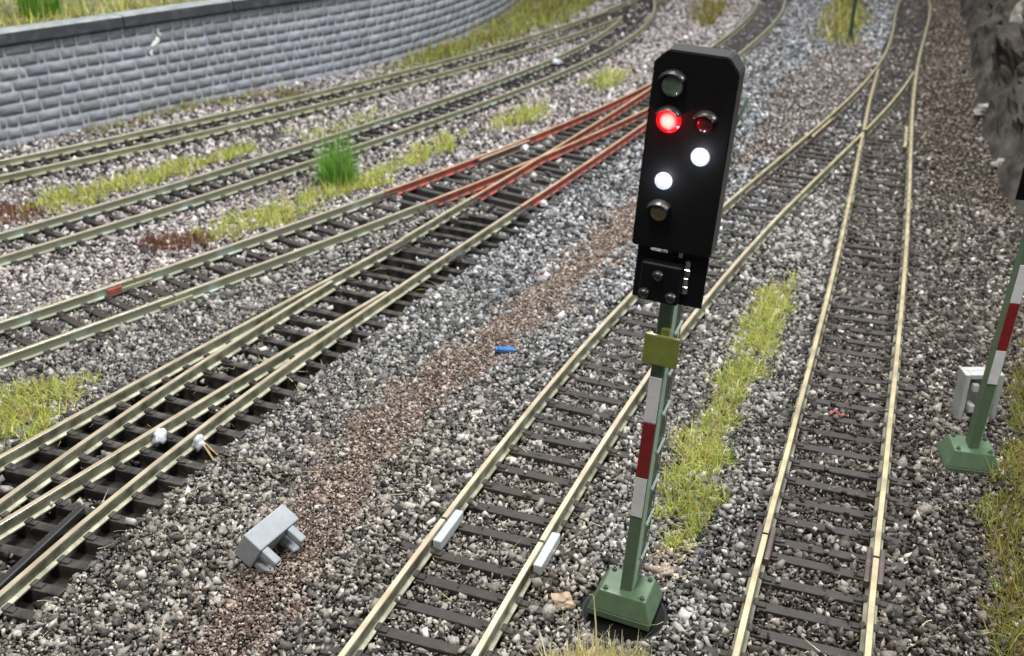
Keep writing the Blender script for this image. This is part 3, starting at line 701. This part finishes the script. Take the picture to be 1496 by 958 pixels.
A_ = (np.r_[A1[0], A2[0]], np.r_[A1[1], A2[1] + len(A1[0])], np.r_[A1[2], A2[2]]); B_ = stones(P[~near], z[~near], sz[~near], colr[~near], OV, OF)
o = raw_mesh('ballast', np.r_[A_[0], B_[0]], np.r_[A_[1], B_[1] + len(A_[0])], np.r_[A_[2], B_[2]], M['stone'])
tag(o, 'loose grey, black and white ballast stones between the tracks', 'ballast', None, 'stuff')
print('stones', n, 'near', int(near.sum()))

# crushed fines between the nearer stones
Pf = grid(-13, 13, 9.5, 25, .052); Pf = Pf[visible(Pf, 1.0)]
fi = {k: linedist(Pf, TRK[k]) for k in ('D1', 'D2', 'E', 'F')}
ok = ~((fi['D1'][0] < 1.35) | (fi['D2'][0] < 1.35)) & (((Pf - (1.70, 12.50)) ** 2).sum(1) > .52) & (rng.random(len(Pf)) < .8)
for k in ('E', 'F'): ok &= ~((np.abs(np.abs(fi[k][2]) - HALF) < .12) & (np.abs(fi[k][3]) < .3))
slo = np.zeros(len(Pf), bool)
for x, y, ux, uy, hl, hw in SL:
    if y > 27: continue
    v = Pf - (x, y); slo |= (np.abs(v[:, 0] * ux + v[:, 1] * uy) < 1.05) & (np.abs(-v[:, 0] * uy + v[:, 1] * ux) < hw + .02)
ok &= ~slo
cf = np.where((fi['F'][2] < .7)[:, None], pick('dark', len(Pf)), np.where((rng.random(len(Pf)) < .5)[:, None], pick('beige', len(Pf)), pick('grey', len(Pf))))[ok]; fin = (np.abs(fi['E'][2]) < .75) | (np.abs(fi['F'][2]) < .75); Pf = Pf[ok]; fin = fin[ok]
o = raw_mesh('ballast_fines', *stones(Pf, BAL + .012 + np.where(fin, .012, 0) + rng.normal(0, .018, len(Pf)) + (vnoise(Pf, 1.2, 11) - .5) * .07, .024 * np.exp(rng.normal(0, .3, len(Pf))), cf, OV, OF), M['stone'])
tag(o, 'small crushed chips filling the gaps between the ballast stones', 'ballast', None, 'stuff')

# fine brown grit along the walkway between the tracks and under the far banks
Pg = grid(-6, 7, 9, 34, .036); dgt = linedist(Pg, BR)[0]
Pg = Pg[rng.random(len(Pg)) < np.clip(1.6 - (dgt + (vnoise(Pg, .35, 2) - .5) * .9) / .56, 0, .92)]
o = raw_mesh('brown_grit', *stones(Pg, BAL + .018 + rng.normal(0, .02, len(Pg)) + (vnoise(Pg, 1.2, 11) - .5) * .07, .029 * np.exp(rng.normal(0, .35, len(Pg))), pick('brown', len(Pg)), OV, OF), M['grit'])
tag(o, 'narrow strip of fine reddish-brown grit through the grey ballast', 'grit', None, 'stuff')

# ------------------------------------------------------------------ grass
YG = [(.47, .53, .09), (.38, .47, .08), (.58, .57, .17), (.28, .40, .06), (.68, .62, .27), (.48, .38, .11)]
OL = [(.22, .20, .045), (.28, .25, .06), (.17, .16, .035), (.34, .29, .08), (.25, .17, .05)]
GR = [(.16, .38, .05), (.22, .46, .07), (.10, .27, .035), (.30, .54, .12), (.34, .44, .14)]
ST = [(.76, .68, .42), (.66, .58, .32), (.82, .75, .52), (.50, .48, .20)]
RB = [(.20, .075, .045), (.28, .11, .06), (.14, .05, .03), (.34, .17, .10)]
def blades(name, Pb, z0, ln, wd, cols, up, curl, label, cat, kind='stuff', group=None):
    n = len(Pb); seg = 3
    ph = rng.uniform(0, 2 * np.pi, n); tl = np.clip(rng.normal(up, .35, n), .05, 1.5); L = ln * np.exp(rng.normal(0, .33, n)); W = wd * rng.uniform(.7, 1.3, n)
    cu = rng.normal(0, curl, n); tw = rng.normal(0, curl * .8, n)
    side = np.stack([-np.sin(ph), np.cos(ph), np.zeros(n)], 1)
    p = np.c_[Pb, z0 + np.zeros(n)]; VV = []
    for s in range(seg + 1):
        w = W * (1 - .85 * s / seg)
        VV += [p - side * w[:, None] / 2, p + side * w[:, None] / 2]
        a = ph + tw * s / seg; t_ = tl + cu * s / seg
        d = np.stack([np.cos(a) * np.sin(t_), np.sin(a) * np.sin(t_), np.cos(t_)], 1)
        p = p + d * (L / seg)[:, None]; p[:, 2] = np.maximum(p[:, 2], z0 - .02)
    V = np.stack(VV, 1).reshape(-1, 3); k = 2 * (seg + 1)
    F = np.array([(2 * s, 2 * s + 1, 2 * s + 3, 2 * s + 2) for s in range(seg)])
    F = (F[None] + (np.arange(n) * k)[:, None, None]).reshape(-1, 4)
    cs = np.array(cols)[rng.integers(0, len(cols), n)] * rng.uniform(.75, 1.25, (n, 1))
    o = raw_mesh(name, V, F, np.repeat(cs, k, 0), M['blade'])
    return tag(o, label, cat, group, kind)
def scatter(poly, dens, edge=.25, seed=1):
    lo, hi = poly.min(0) - 1, poly.max(0) + 1; m = int((hi - lo).prod() * dens)
    q = rng.uniform(lo, hi, (m, 2)); s = np.ptp(poly, axis=0).min()
    w = np.c_[vnoise(q, .45, seed), vnoise(q, .45, seed + 1)] - .5
    q = q[inpoly(q + w * edge * 2, poly)]
    return q[vnoise(q, .35, seed + 2) > .22]
GG = 'patches of static grass'
def patch(z_, dens, ln, wd, cols, up, curl, label, edge=.3, z0=-.34, seed=1):
    return blades('grass_patch', scatter(ZONE[z_], dens, edge, seed), z0, ln, wd, cols, up, curl, label, 'grass', 'stuff', GG)
patch('g_left', 650, .28, .024, YG, .85, 1.1, 'yellow-green grass patch at the left edge above the foreground turnout', .5, seed=1)
patch('g_EF', 720, .27, .024, YG, .85, 1.1, 'long yellow-green grass strip beside the signal mast, between the two right-hand tracks', .35, seed=4)
patch('g_BC', 300, .34, .036, YG, .8, .7, 'yellow-green grass strip below the bright green tuft', .5, seed=7)
patch('g_AB', 240, .34, .042, YG, .8, .7, 'pale green grass strip beside the first track from the wall, at the left edge', .5, seed=10)
patch('g_AB2', 50, .40, .04, YG, .8, .7, 'thin sparse grass between the two far tracks, right of the longer strip', .6, seed=13)
patch('g_far', 100, .5, .05, YG, .8, .6, 'small grass patch above the red-painted rails', .5, seed=16)
patch('g_far2', 80, .5, .05, YG, .8, .6, 'small pale grass patch left of the top of the signal head', .6, seed=19)
patch('g_right', 560, .30, .026, OL + YG[3:4], .8, .8, 'dark olive grass along the right edge beside the second signal', .3, seed=22)
patch('g_wall', 80, .36, .05, OL + YG[:2] + RB[:1], .8, .6, 'olive and rusty grass along the foot of the block wall', .6, seed=25)
patch('g_bank', 60, .55, .06, OL + YG[1:2] + YG[3:4], .7, .6, 'olive grass bank beside the far end of the block wall', .8, seed=28)
patch('g_yel', 60, .6, .06, YG[2:5] + OL, .7, .6, 'mustard-yellow grass at the top around the thin dark post', .8, seed=31)
patch('g_olive', 60, .6, .06, OL, .7, .6, 'dark olive grass patch left of the curved track at the top', .8, seed=34)
def disc_pts(c, r, n, sy=1.0):
    a = rng.uniform(0, 2 * np.pi, n); q = r * np.sqrt(rng.random(n)); return np.c_[c[0] + q * np.cos(a), c[1] + q * np.sin(a) * sy]
GT = 'upright grass tufts'
blades('grass_tuft', disc_pts((-5.75, 33.3), .55, 420), -.36, 1.18, .045, GR, .24, .32, 'bright green upright grass tuft between the tracks left of the red rails', 'grass tuft', None, GT)
blades('grass_tuft', disc_pts((-18.4, 42.4), .75, 420), 3.5, 1.6, .06, GR, .18, .25, 'green grass tuft on top of the block wall in the upper left corner', 'grass tuft', None, GT)
blades('grass_tuft', disc_pts((1.20, 10.98), .80, 3600, .42), -.36, .34, .026, ST + YG[2:3], .32, .3, 'dry straw-coloured grass tuft at the bottom edge in front of the signal', 'grass tuft', None, GT)
bm = bmesh.new(); pts = [(1.20, 11.38, -.36), (1.195, 11.42, .0), (1.18, 11.47, .30), (1.14, 11.55, .72)]
for a_, b_, r0, r1 in zip(pts[:-1], pts[1:], (.017, .015, .012), (.015, .012, .006)): add_cyl(bm, a_, b_, r0, r1, 6)
M['straw'] = mat('straw', (.74, .68, .46), .5, c2=(.55, .50, .30), scale=5)
tag(bm_obj('grass_stalk', bm, M['straw']), 'single tall straw stalk in front of the green signal base', 'straw stalk')
# grass and gravel on the terrace
s = rng.uniform(0, S_END * .75, 5200); dep = -1.0 - rng.random(5200) ** 1.4 * 7
Pw = np.array([wp(a, b, 0)[:2] for a, b in zip(s, dep)]); Pw = Pw[vnoise(Pw, 1.6, 40) > .30]
blades('grass_patch', Pw, W_TOP + .33, .55, .06, YG + OL[:2], .75, .6, 'yellow-green grass on the terrace above the block wall', 'grass', 'stuff', GG)
def clump(c, r, n, label, seed):
    q = disc_pts(c, r, n * 2, .62); q = q[(vnoise(q, .4, seed) - ((q - c) ** 2).sum(1) / r ** 2 * .55) > .12][:n]
    return blades('rusty_clump', q, -.36, .26, .045, RB + [(.16, .10, .06), (.36, .22, .14), (.10, .05, .03)], .7, .9, label, 'dead grass', 'stuff', 'rusty-brown dead grass clumps')
clump((-9.35, 27.75), 1.05, 800, 'rusty-brown dead clump at the left end of the middle grass strip', 51)
clump((-15.1, 29.9), 1.25, 900, 'rusty-brown dead clump at the left edge of the photo', 52)
def fibres(n):
    q = np.c_[rng.uniform(-9, 11, n), rng.uniform(10.5, 27, n)]; q = q[visible(q, .5)]
    return blades('straw_fibres', q, BAL + .05, .30, .012, ST + YG[2:3], 1.35, .6, 'scattered pale straw fibres lying on the ballast', 'fibres', 'stuff')
fibres(420)

# ------------------------------------------------------------------ the signals
def frame_matrix(loc, yaw, lean):
    cy, sy = math.cos(yaw), math.sin(yaw)
    X = Vector((cy, sy, 0)); Y = Vector((-sy, cy, 0)); Z = Vector((0, 0, 1))
    X2 = X * math.cos(lean) - Z * math.sin(lean); Z2 = X * math.sin(lean) + Z * math.cos(lean)
    m = Matrix((X2, Y, Z2)).transposed().to_4x4(); m.translation = loc; return m

sig = thing('light_signal', (0, 0, 0), 'black multi-lamp signal on green mast with one red and two white lamps lit', 'railway signal', 'light signals on green masts')
sig.matrix_world = frame_matrix((1.721, 12.60, -.30), R(-20.5), R(3.7))
# base block, turned a little further than the mast
bm = bmesh.new()
rz = Matrix.Rotation(R(-1.0), 4, 'Z')
add_box(bm, -.475, .475, -.40, .40, -.02, .10, M=rz, bevel=.012, seg=1)
add_box(bm, -.475, .475, -.40, .40, .10, .40, taper=.74, M=rz, bevel=.02)
base = bm_obj('base_block', bm, M['green_paint'], sig)
for x, y in ((-.28, -.23), (.28, -.23), (-.28, .23), (.28, .23)):
    bm = bmesh.new(); add_cyl(bm, (x, y, .39), (x, y, .445), .042, .036, 10); add_cyl(bm, (x, y, .44), (x, y, .47), .02, .018, 8)
    bmesh.ops.transform(bm, matrix=rz, verts=bm.verts); bm_obj('bolt', bm, M['green_paint'], base)
# round black foot, flat on the ballast
bm = bmesh.new(); prof = [(0, -.37), (.60, -.37), (.63, -.35), (.66, -.37), (.69, -.37), (.70, -.35), (.72, -.345), (.735, -.355), (.75, -.44), (0, -.44)]
ring = []
for a, z in prof: ring.append([bm.verts.new((1.70 + a * math.cos(2 * math.pi * i / 56), 12.50 + a * math.sin(2 * math.pi * i / 56), z)) for i in range(56)])
for A, B in zip(ring[:-1], ring[1:]):
    for i in range(56): bm.faces.new((A[i], A[(i + 1) % 56], B[(i + 1) % 56], B[i]))
bmesh.ops.remove_doubles(bm, verts=bm.verts, dist=1e-5)
bmesh.ops.transform(bm, matrix=sig.matrix_world.inverted(), verts=bm.verts)
bm_obj('foot_disc', bm, M['gloss_black'], sig, True)['label'] = 'round black plastic disc under the base'
# mast; the light on its right side is painted as a pale strip
bm = bmesh.new(); add_box(bm, -.085, .085, -.15, .14, .37, 5.80, bevel=.008, seg=1)
mast = bm_obj('mast', bm, M['green_paint'], sig)
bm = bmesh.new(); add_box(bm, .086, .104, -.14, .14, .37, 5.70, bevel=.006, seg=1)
bm_obj('mast_lit_flank', bm, M['green_pale'], mast)
bm = bmesh.new(); add_box(bm, .085, .108, .145, .45, .46, 5.75, bevel=.008, seg=1)  # black strip behind the mast, crossed by the rungs
bm_obj('black_strip', bm, M['edge_black'], sig)
bm = bmesh.new(); add_cyl(bm, (.125, .44, .42), (.125, .44, 5.9), .012, n=6)
lad = bm_obj('ladder', bm, M['green_pale'], sig)
for k in range(8):
    z = .86 + k * .62; bm = bmesh.new(); add_cyl(bm, (.125, .06, z), (.13, .44, z + .03), .024, n=6)
    bm_obj('rung', bm, M['rung_pale'], lad)
bm = bmesh.new()
tube(bm, [(.36, .40, 5.6), (.40, .40, 7.25), (.52, .40, 7.72)], .022, 6); tube(bm, [(.34, .22, 5.9), (.38, .22, 7.3), (.42, .40, 7.3)], .022, 6)
bm_obj('ladder_hoop', bm, M['green_pale'], lad)
# coloured plates on the mast
for nm, z0, z1, m in (('white_plate', 3.315, 4.01, 'white_paint'), ('red_plate', 2.412, 3.308, 'red_paint'), ('white_plate', 1.745, 2.405, 'white_paint')):
    bm = bmesh.new(); add_box(bm, -.084, .084, -.166, -.152, z0, z1, bevel=.004, seg=1); bm_obj(nm, bm, M[m], sig)
bm = bmesh.new(); add_box(bm, -.255, .215, -.255, -.205, 4.235, 4.675, bevel=.025)
ol = bm_obj('square_plate', bm, M['olive'], sig); ol['label'] = 'olive-green square plate clipped to the mast'
bm = bmesh.new(); add_box(bm, -.055, .055, -.225, -.14, 4.60, 4.76, bevel=.012); add_box(bm, -.05, .05, -.21, -.14, 4.30, 4.55, bevel=.01); bm_obj('plate_clip', bm, M['olive'], ol)
# main head
bm = bmesh.new(); c = .155; x0, x1, z0, z1 = -.565, .428, 5.865, 8.29
out = [(x0, z0), (x1, z0), (x1, z1 - c * 1.05), (x1 - c * .9, z1), (x0 + c, z1), (x0, z1 - c)]
fr = [bm.verts.new((x, -.30, z)) for x, z in out]; bk = [bm.verts.new((x, .13, z)) for x, z in out]
bm.faces.new(fr); bm.faces.new(bk[::-1])
for i in range(6): bm.faces.new((fr[i], bk[i], bk[(i + 1) % 6], fr[(i + 1) % 6]))
bmesh.ops.bevel(bm, geom=bm.edges[:], offset=.016, segments=2, affect='EDGES')
head = bm_obj('signal_head', bm, (M['black'], M['edge_black']), sig)
for p in head.data.polygons: p.material_index = 0 if p.normal.y < -.9 else 1  # top and sides in a paler black, painting in the light they catch
def lens(x, z, r, m, name, yf, parent, label=None, depth=.6):
    bm = bmesh.new(); bmesh.ops.create_uvsphere(bm, u_segments=24, v_segments=16, radius=r)
    bmesh.ops.transform(bm, matrix=Matrix.Translation((x, yf, z)) @ Matrix.Diagonal((1, depth, 1, 1)), verts=bm.verts)
    o = bm_obj(name, bm, M[m], parent, True)
    if m.startswith('lamp'):                            # hot core, deeper colour towards the rim of the lens
        me = o.data; at = me.color_attributes.new('tone', 'FLOAT_COLOR', 'POINT')
        hot, rim = ((1.0, .50, .40), (1.0, .012, .02)) if m == 'lamp_red' else ((1, 1, 1), (.80, .87, 1.0))
        for v in me.vertices:
            d = min(1, math.hypot(v.co.x - x, v.co.z - z) / r); k = min(1, max(0, (d - .45) / .45)); k = k * k * (3 - 2 * k)
            at.data[v.index].color = (*[a + (b - a) * k for a, b in zip(hot, rim)], 1)
        l = bpy.data.lights.new('lamp_light', 'POINT'); l.energy = 9 if m == 'lamp_red' else 5; l.color = (1, .03, .04) if m == 'lamp_red' else (.9, .95, 1); l.shadow_soft_size = .01
        lo = bpy.data.objects.new('lamp_light', l); COL.objects.link(lo); lo.parent = o; lo.location = (x, yf - .16, z)
    if label: o['label'] = label
    return o
def visor(x, z, r, yf, parent, length=.15, a0=32, a1=148, m='edge_black'):
    bm = bmesh.new(); n = 16; rows = []
    for y, k in ((yf + .01, 1.0), (yf - length, .93)):
        for rr in (r, r - .018):
            rows.append([bm.verts.new((x + rr * k * math.cos(R(a0 + (a1 - a0) * i / n)), y + (.03 if y < yf and i in (0, n) else 0), z + rr * k * math.sin(R(a0 + (a1 - a0) * i / n)))) for i in range(n + 1)])
    o0, i0, o1, i1 = rows
    for i in range(n):
        bm.faces.new((o0[i], o0[i + 1], o1[i + 1], o1[i])); bm.faces.new((i0[i + 1], i0[i], i1[i], i1[i + 1])); bm.faces.new((o1[i], o1[i + 1], i1[i + 1], i1[i]))
    for i in (0, n): bm.faces.new((o0[i], o1[i], i1[i], i0[i]))
    return bm_obj('visor', bm, M[m], parent, True)
for x, z, r, m, lb in ((-.315, 7.885, .128, 'lens_green', 'unlit green lens'), (-.305, 7.478, .118, 'lamp_red', 'lit red lamp'), (.125, 7.50, .105, 'lens_red', 'unlit dark red lens'),
                       (.125, 7.105, .080, 'lamp_white', 'upper lit white lamp'), (-.27, 6.74, .076, 'lamp_white', 'lower lit white lamp'), (-.275, 6.335, .108, 'lens_yellow', 'unlit yellow lens')):
    L_ = lens(x, z, r, m, 'lamp_lens', -.30, head, lb)
    if lb not in ('upper lit white lamp', 'lower lit white lamp'): visor(x, z, r + .062, -.30, L_, .17)
    bm = bmesh.new(); add_cyl(bm, (x, -.298, z), (x, -.322, z), r + (.034 if m.startswith('lamp') else .012), r + .004, 28, caps=False); bm_obj('lens_ring_halo', bm, M['halo_red' if m == 'lamp_red' else 'halo_white' if m == 'lamp_white' else 'edge_black'], L_, True)  # lit lamps get a glowing ring as painted halo, the others a black rim
# lower head on its back board
bm = bmesh.new()
add_box(bm, -.497, .405, -.205, -.165, 5.135, 5.785, bevel=.008, seg=1)
add_box(bm, -.497, -.335, -.2, -.17, 5.787, 5.868); add_box(bm, -.07, .405, -.2, -.17, 5.787, 5.868)
board = bm_obj('back_board', bm, M['black'], sig)
bm = bmesh.new(); add_box(bm, -.395, .125, -.375, -.207, 5.175, 5.70, bevel=.04, seg=3)
sub = bm_obj('lower_head', bm, M['black'], sig)
for x, z in ((-.165, 5.53), (-.31, 5.265), (.03, 5.27)):
    L_ = lens(x, z, .062, 'lens_clear', 'lamp_lens', -.375, sub, 'small unlit clear lens'); visor(x, z, .085, -.375, L_, .09)
bm = bmesh.new()
for k in range(4): add_box(bm, .17, .245 - .01 * (k % 2), -.232, -.206, 5.30 + k * .115, 5.405 + k * .115, bevel=.008, seg=1)
bm_obj('bracket', bm, M['steel'], sig)
bm = bmesh.new(); add_box(bm, .075, .125, -.23, -.206, 5.775, 5.845, bevel=.005, seg=1); bm_obj('bracket_tab', bm, M['green_pale'], sig)

for o in (head, board, sub, ol): o.location.x += .045
def copy_tree(o, parent=None):
    c = o.copy(); COL.objects.link(c); c.parent = parent
    for ch in list(o.children): copy_tree(ch, c)
    return c
sig2 = copy_tree(sig); sig2.matrix_world = frame_matrix((8.42, 16.62, -.32), R(-8.6), R(2.7))
tag(sig2, 'green signal mast with white and red plates, cut off at the right edge')
def walk(o):
    for c in list(o.children): yield c; yield from walk(c)
for c in list(walk(sig2)):
    if c.name.startswith('foot_disc') or c.name.startswith('square_plate') or c.name.startswith('plate_clip'): bpy.data.objects.remove(c)
for c in list(walk(sig2)):
    if c.name.startswith('lamp_light'): bpy.data.objects.remove(c); continue
    if c.name.startswith('lamp_lens') and 'lit' in c.get('label', '') and 'unlit' not in c.get('label', ''):
        c.data = c.data.copy(); c.data.materials[0] = M['lens_clear']; c['label'] = 'unlit lens'

# ------------------------------------------------------------------ loose things on the ballast
e1 = Vector((.46, .888, 0)).normalized(); hh = Vector((.888, -.46, 0)).normalized(); al = R(31); up = Vector((0, 0, 1))
e2 = hh * math.cos(al) - up * math.sin(al); e3 = hh * -math.sin(al) - up * math.cos(al)
box = thing('plastic_box', (-4.0, 13.9, -.34), 'small grey plastic box with four stubby pegs lying tipped on the brown grit', 'plastic box', 'grey plastic boxes with pegs')
BM_ = Matrix((e1, e2, e3)).transposed().to_4x4(); BM_.translation = Vector((-4.14, 13.40, .36))
bm = bmesh.new(); add_box(bm, 0, .96, 0, .37, 0, .52, bevel=.022); bmesh.ops.transform(bm, matrix=BM_, verts=bm.verts)
bm_obj('body', bm, M['grey_plastic'], box, off=box.location)
for x in (.03, .66):
    for z in (.03, .33):
        bm = bmesh.new(); add_box(bm, x, x + .15, .365, .37 + .31, z, z + .135, bevel=.03); bmesh.ops.transform(bm, matrix=BM_, verts=bm.verts)
        bm_obj('peg', bm, M['grey_plastic'], box, off=box.location)
box2 = thing('plastic_box', (8.83, 18.2, -.34), 'pale grey plastic box standing upright behind the second signal mast', 'plastic box', 'grey plastic boxes with pegs')
bm = bmesh.new()
add_box(bm, 0, .76, .20, .34, 0, 1.03, bevel=.02); add_box(bm, 0, .11, -.02, .198, 0, 1.03, bevel=.025); add_box(bm, .65, .76, -.02, .198, 0, 1.03, bevel=.025)
add_box(bm, .112, .648, -.015, .198, .93, 1.028, bevel=.015); add_box(bm, .112, .648, -.015, .198, .0, .08, bevel=.015)
bm_obj('body', bm, M['pale_plastic'], box2)
for x in (.17, .47):
    for z in (.20, .66):
        bm = bmesh.new(); add_box(bm, x, x + .12, -.06, .198, z, z + .17, bevel=.025); bm_obj('peg', bm, M['pale_plastic'], box2)

bm = bmesh.new(); add_box(bm, -.2, .2, -.085, .085, -.06, .06, bevel=.045, seg=3); add_box(bm, -.26, -.19, -.05, .05, -.04, .03, bevel=.02)
bmesh.ops.transform(bm, matrix=Matrix.Translation((-.13, 21.03, -.235)) @ Matrix.Rotation(R(12), 4, 'Z') @ Matrix.Rotation(R(9), 4, 'Y'), verts=bm.verts)
tag(bm_obj('plastic_chip', bm, M['blue']), 'small bright blue plastic chip lying on the grit strip', 'plastic chip')
bm = bmesh.new()
tube(bm, [(-5.80, 16.98, -.20), (-5.62, 16.72, -.23), (-5.47, 16.50, -.27)], .018, 6); tube(bm, [(-5.76, 17.0, -.19), (-5.56, 16.80, -.25), (-5.45, 16.70, -.28)], .013, 6)
tag(bm_obj('wood_splinter', bm, M['tan']), 'pale tan splinter beside the white glue on the outer rail', 'splinter')
def rock(p, s, m, label, seed, name='rock', cat='rock', sq=(1, 1, .7), group=None):
    bm = bmesh.new(); bmesh.ops.create_icosphere(bm, subdivisions=3, radius=1)
    for v in bm.verts:
        k = 1 + .5 * noise.noise(v.co * 1.3 + Vector((seed, 0, 0))) + .25 * noise.noise(v.co * 3 + Vector((0, seed, 0)))
        v.co = Vector((v.co.x * sq[0], v.co.y * sq[1], v.co.z * sq[2])) * k * s
    bmesh.ops.translate(bm, verts=bm.verts, vec=p)
    return tag(bm_obj(name, bm, m), label, cat, group)
M['beige_rock'] = mat('beige_rock', (0.52, 0.40, 0.28), 0.8, c2=(.36, .27, .19), scale=6, bump=.6, bscale=9)
rock((.79, 12.62, -.26), .15, M['beige_rock'], 'beige rock touching the left side of the black foot disc', 3, sq=(1.2, 1, .8))
rock((19.1, 42.5, -.05), .38, M['cliff_pale'], 'pale rock at the foot of the cliff, the farther of two', 5, sq=(1.1, 1.1, .7))
rock((16.75, 35.3, -.12), .22, M['cliff_pale'], 'pale rock at the foot of the cliff, the nearer of two', 8)
rock((-8.9, 38.8, -.35), .5, M['edge_black'], 'low dark lump on the pale gravel between the two far tracks', 11, sq=(1.5, .9, .35))
rock((21.3, 45.0, 3.3), .62, M['cliff_pale'], 'whitish outcrop high on the cliff in the top right corner', 15, sq=(.9, 1.2, 1.3))
bm = bmesh.new(); add_cyl(bm, (18.45, 59.2, -.4), (18.5, 59.3, 5.5), .11, n=10); add_cyl(bm, (18.45, 59.2, -.4), (18.45, 59.2, .0), .28, .2, n=12)
tag(bm_obj('thin_post', bm, M['post_green']), 'thin dark green post standing in mustard grass at the top', 'post')
bm = bmesh.new(); tube(bm, [(6.30, 18.2, -.21), (6.42, 18.28, -.17), (6.5, 18.12, -.2), (6.6, 18.2, -.22)], .022, 6)
tag(bm_obj('red_scrap', bm, M['red_chip']), 'small red scrap between the sleepers of the yellow-topped track', 'scrap')
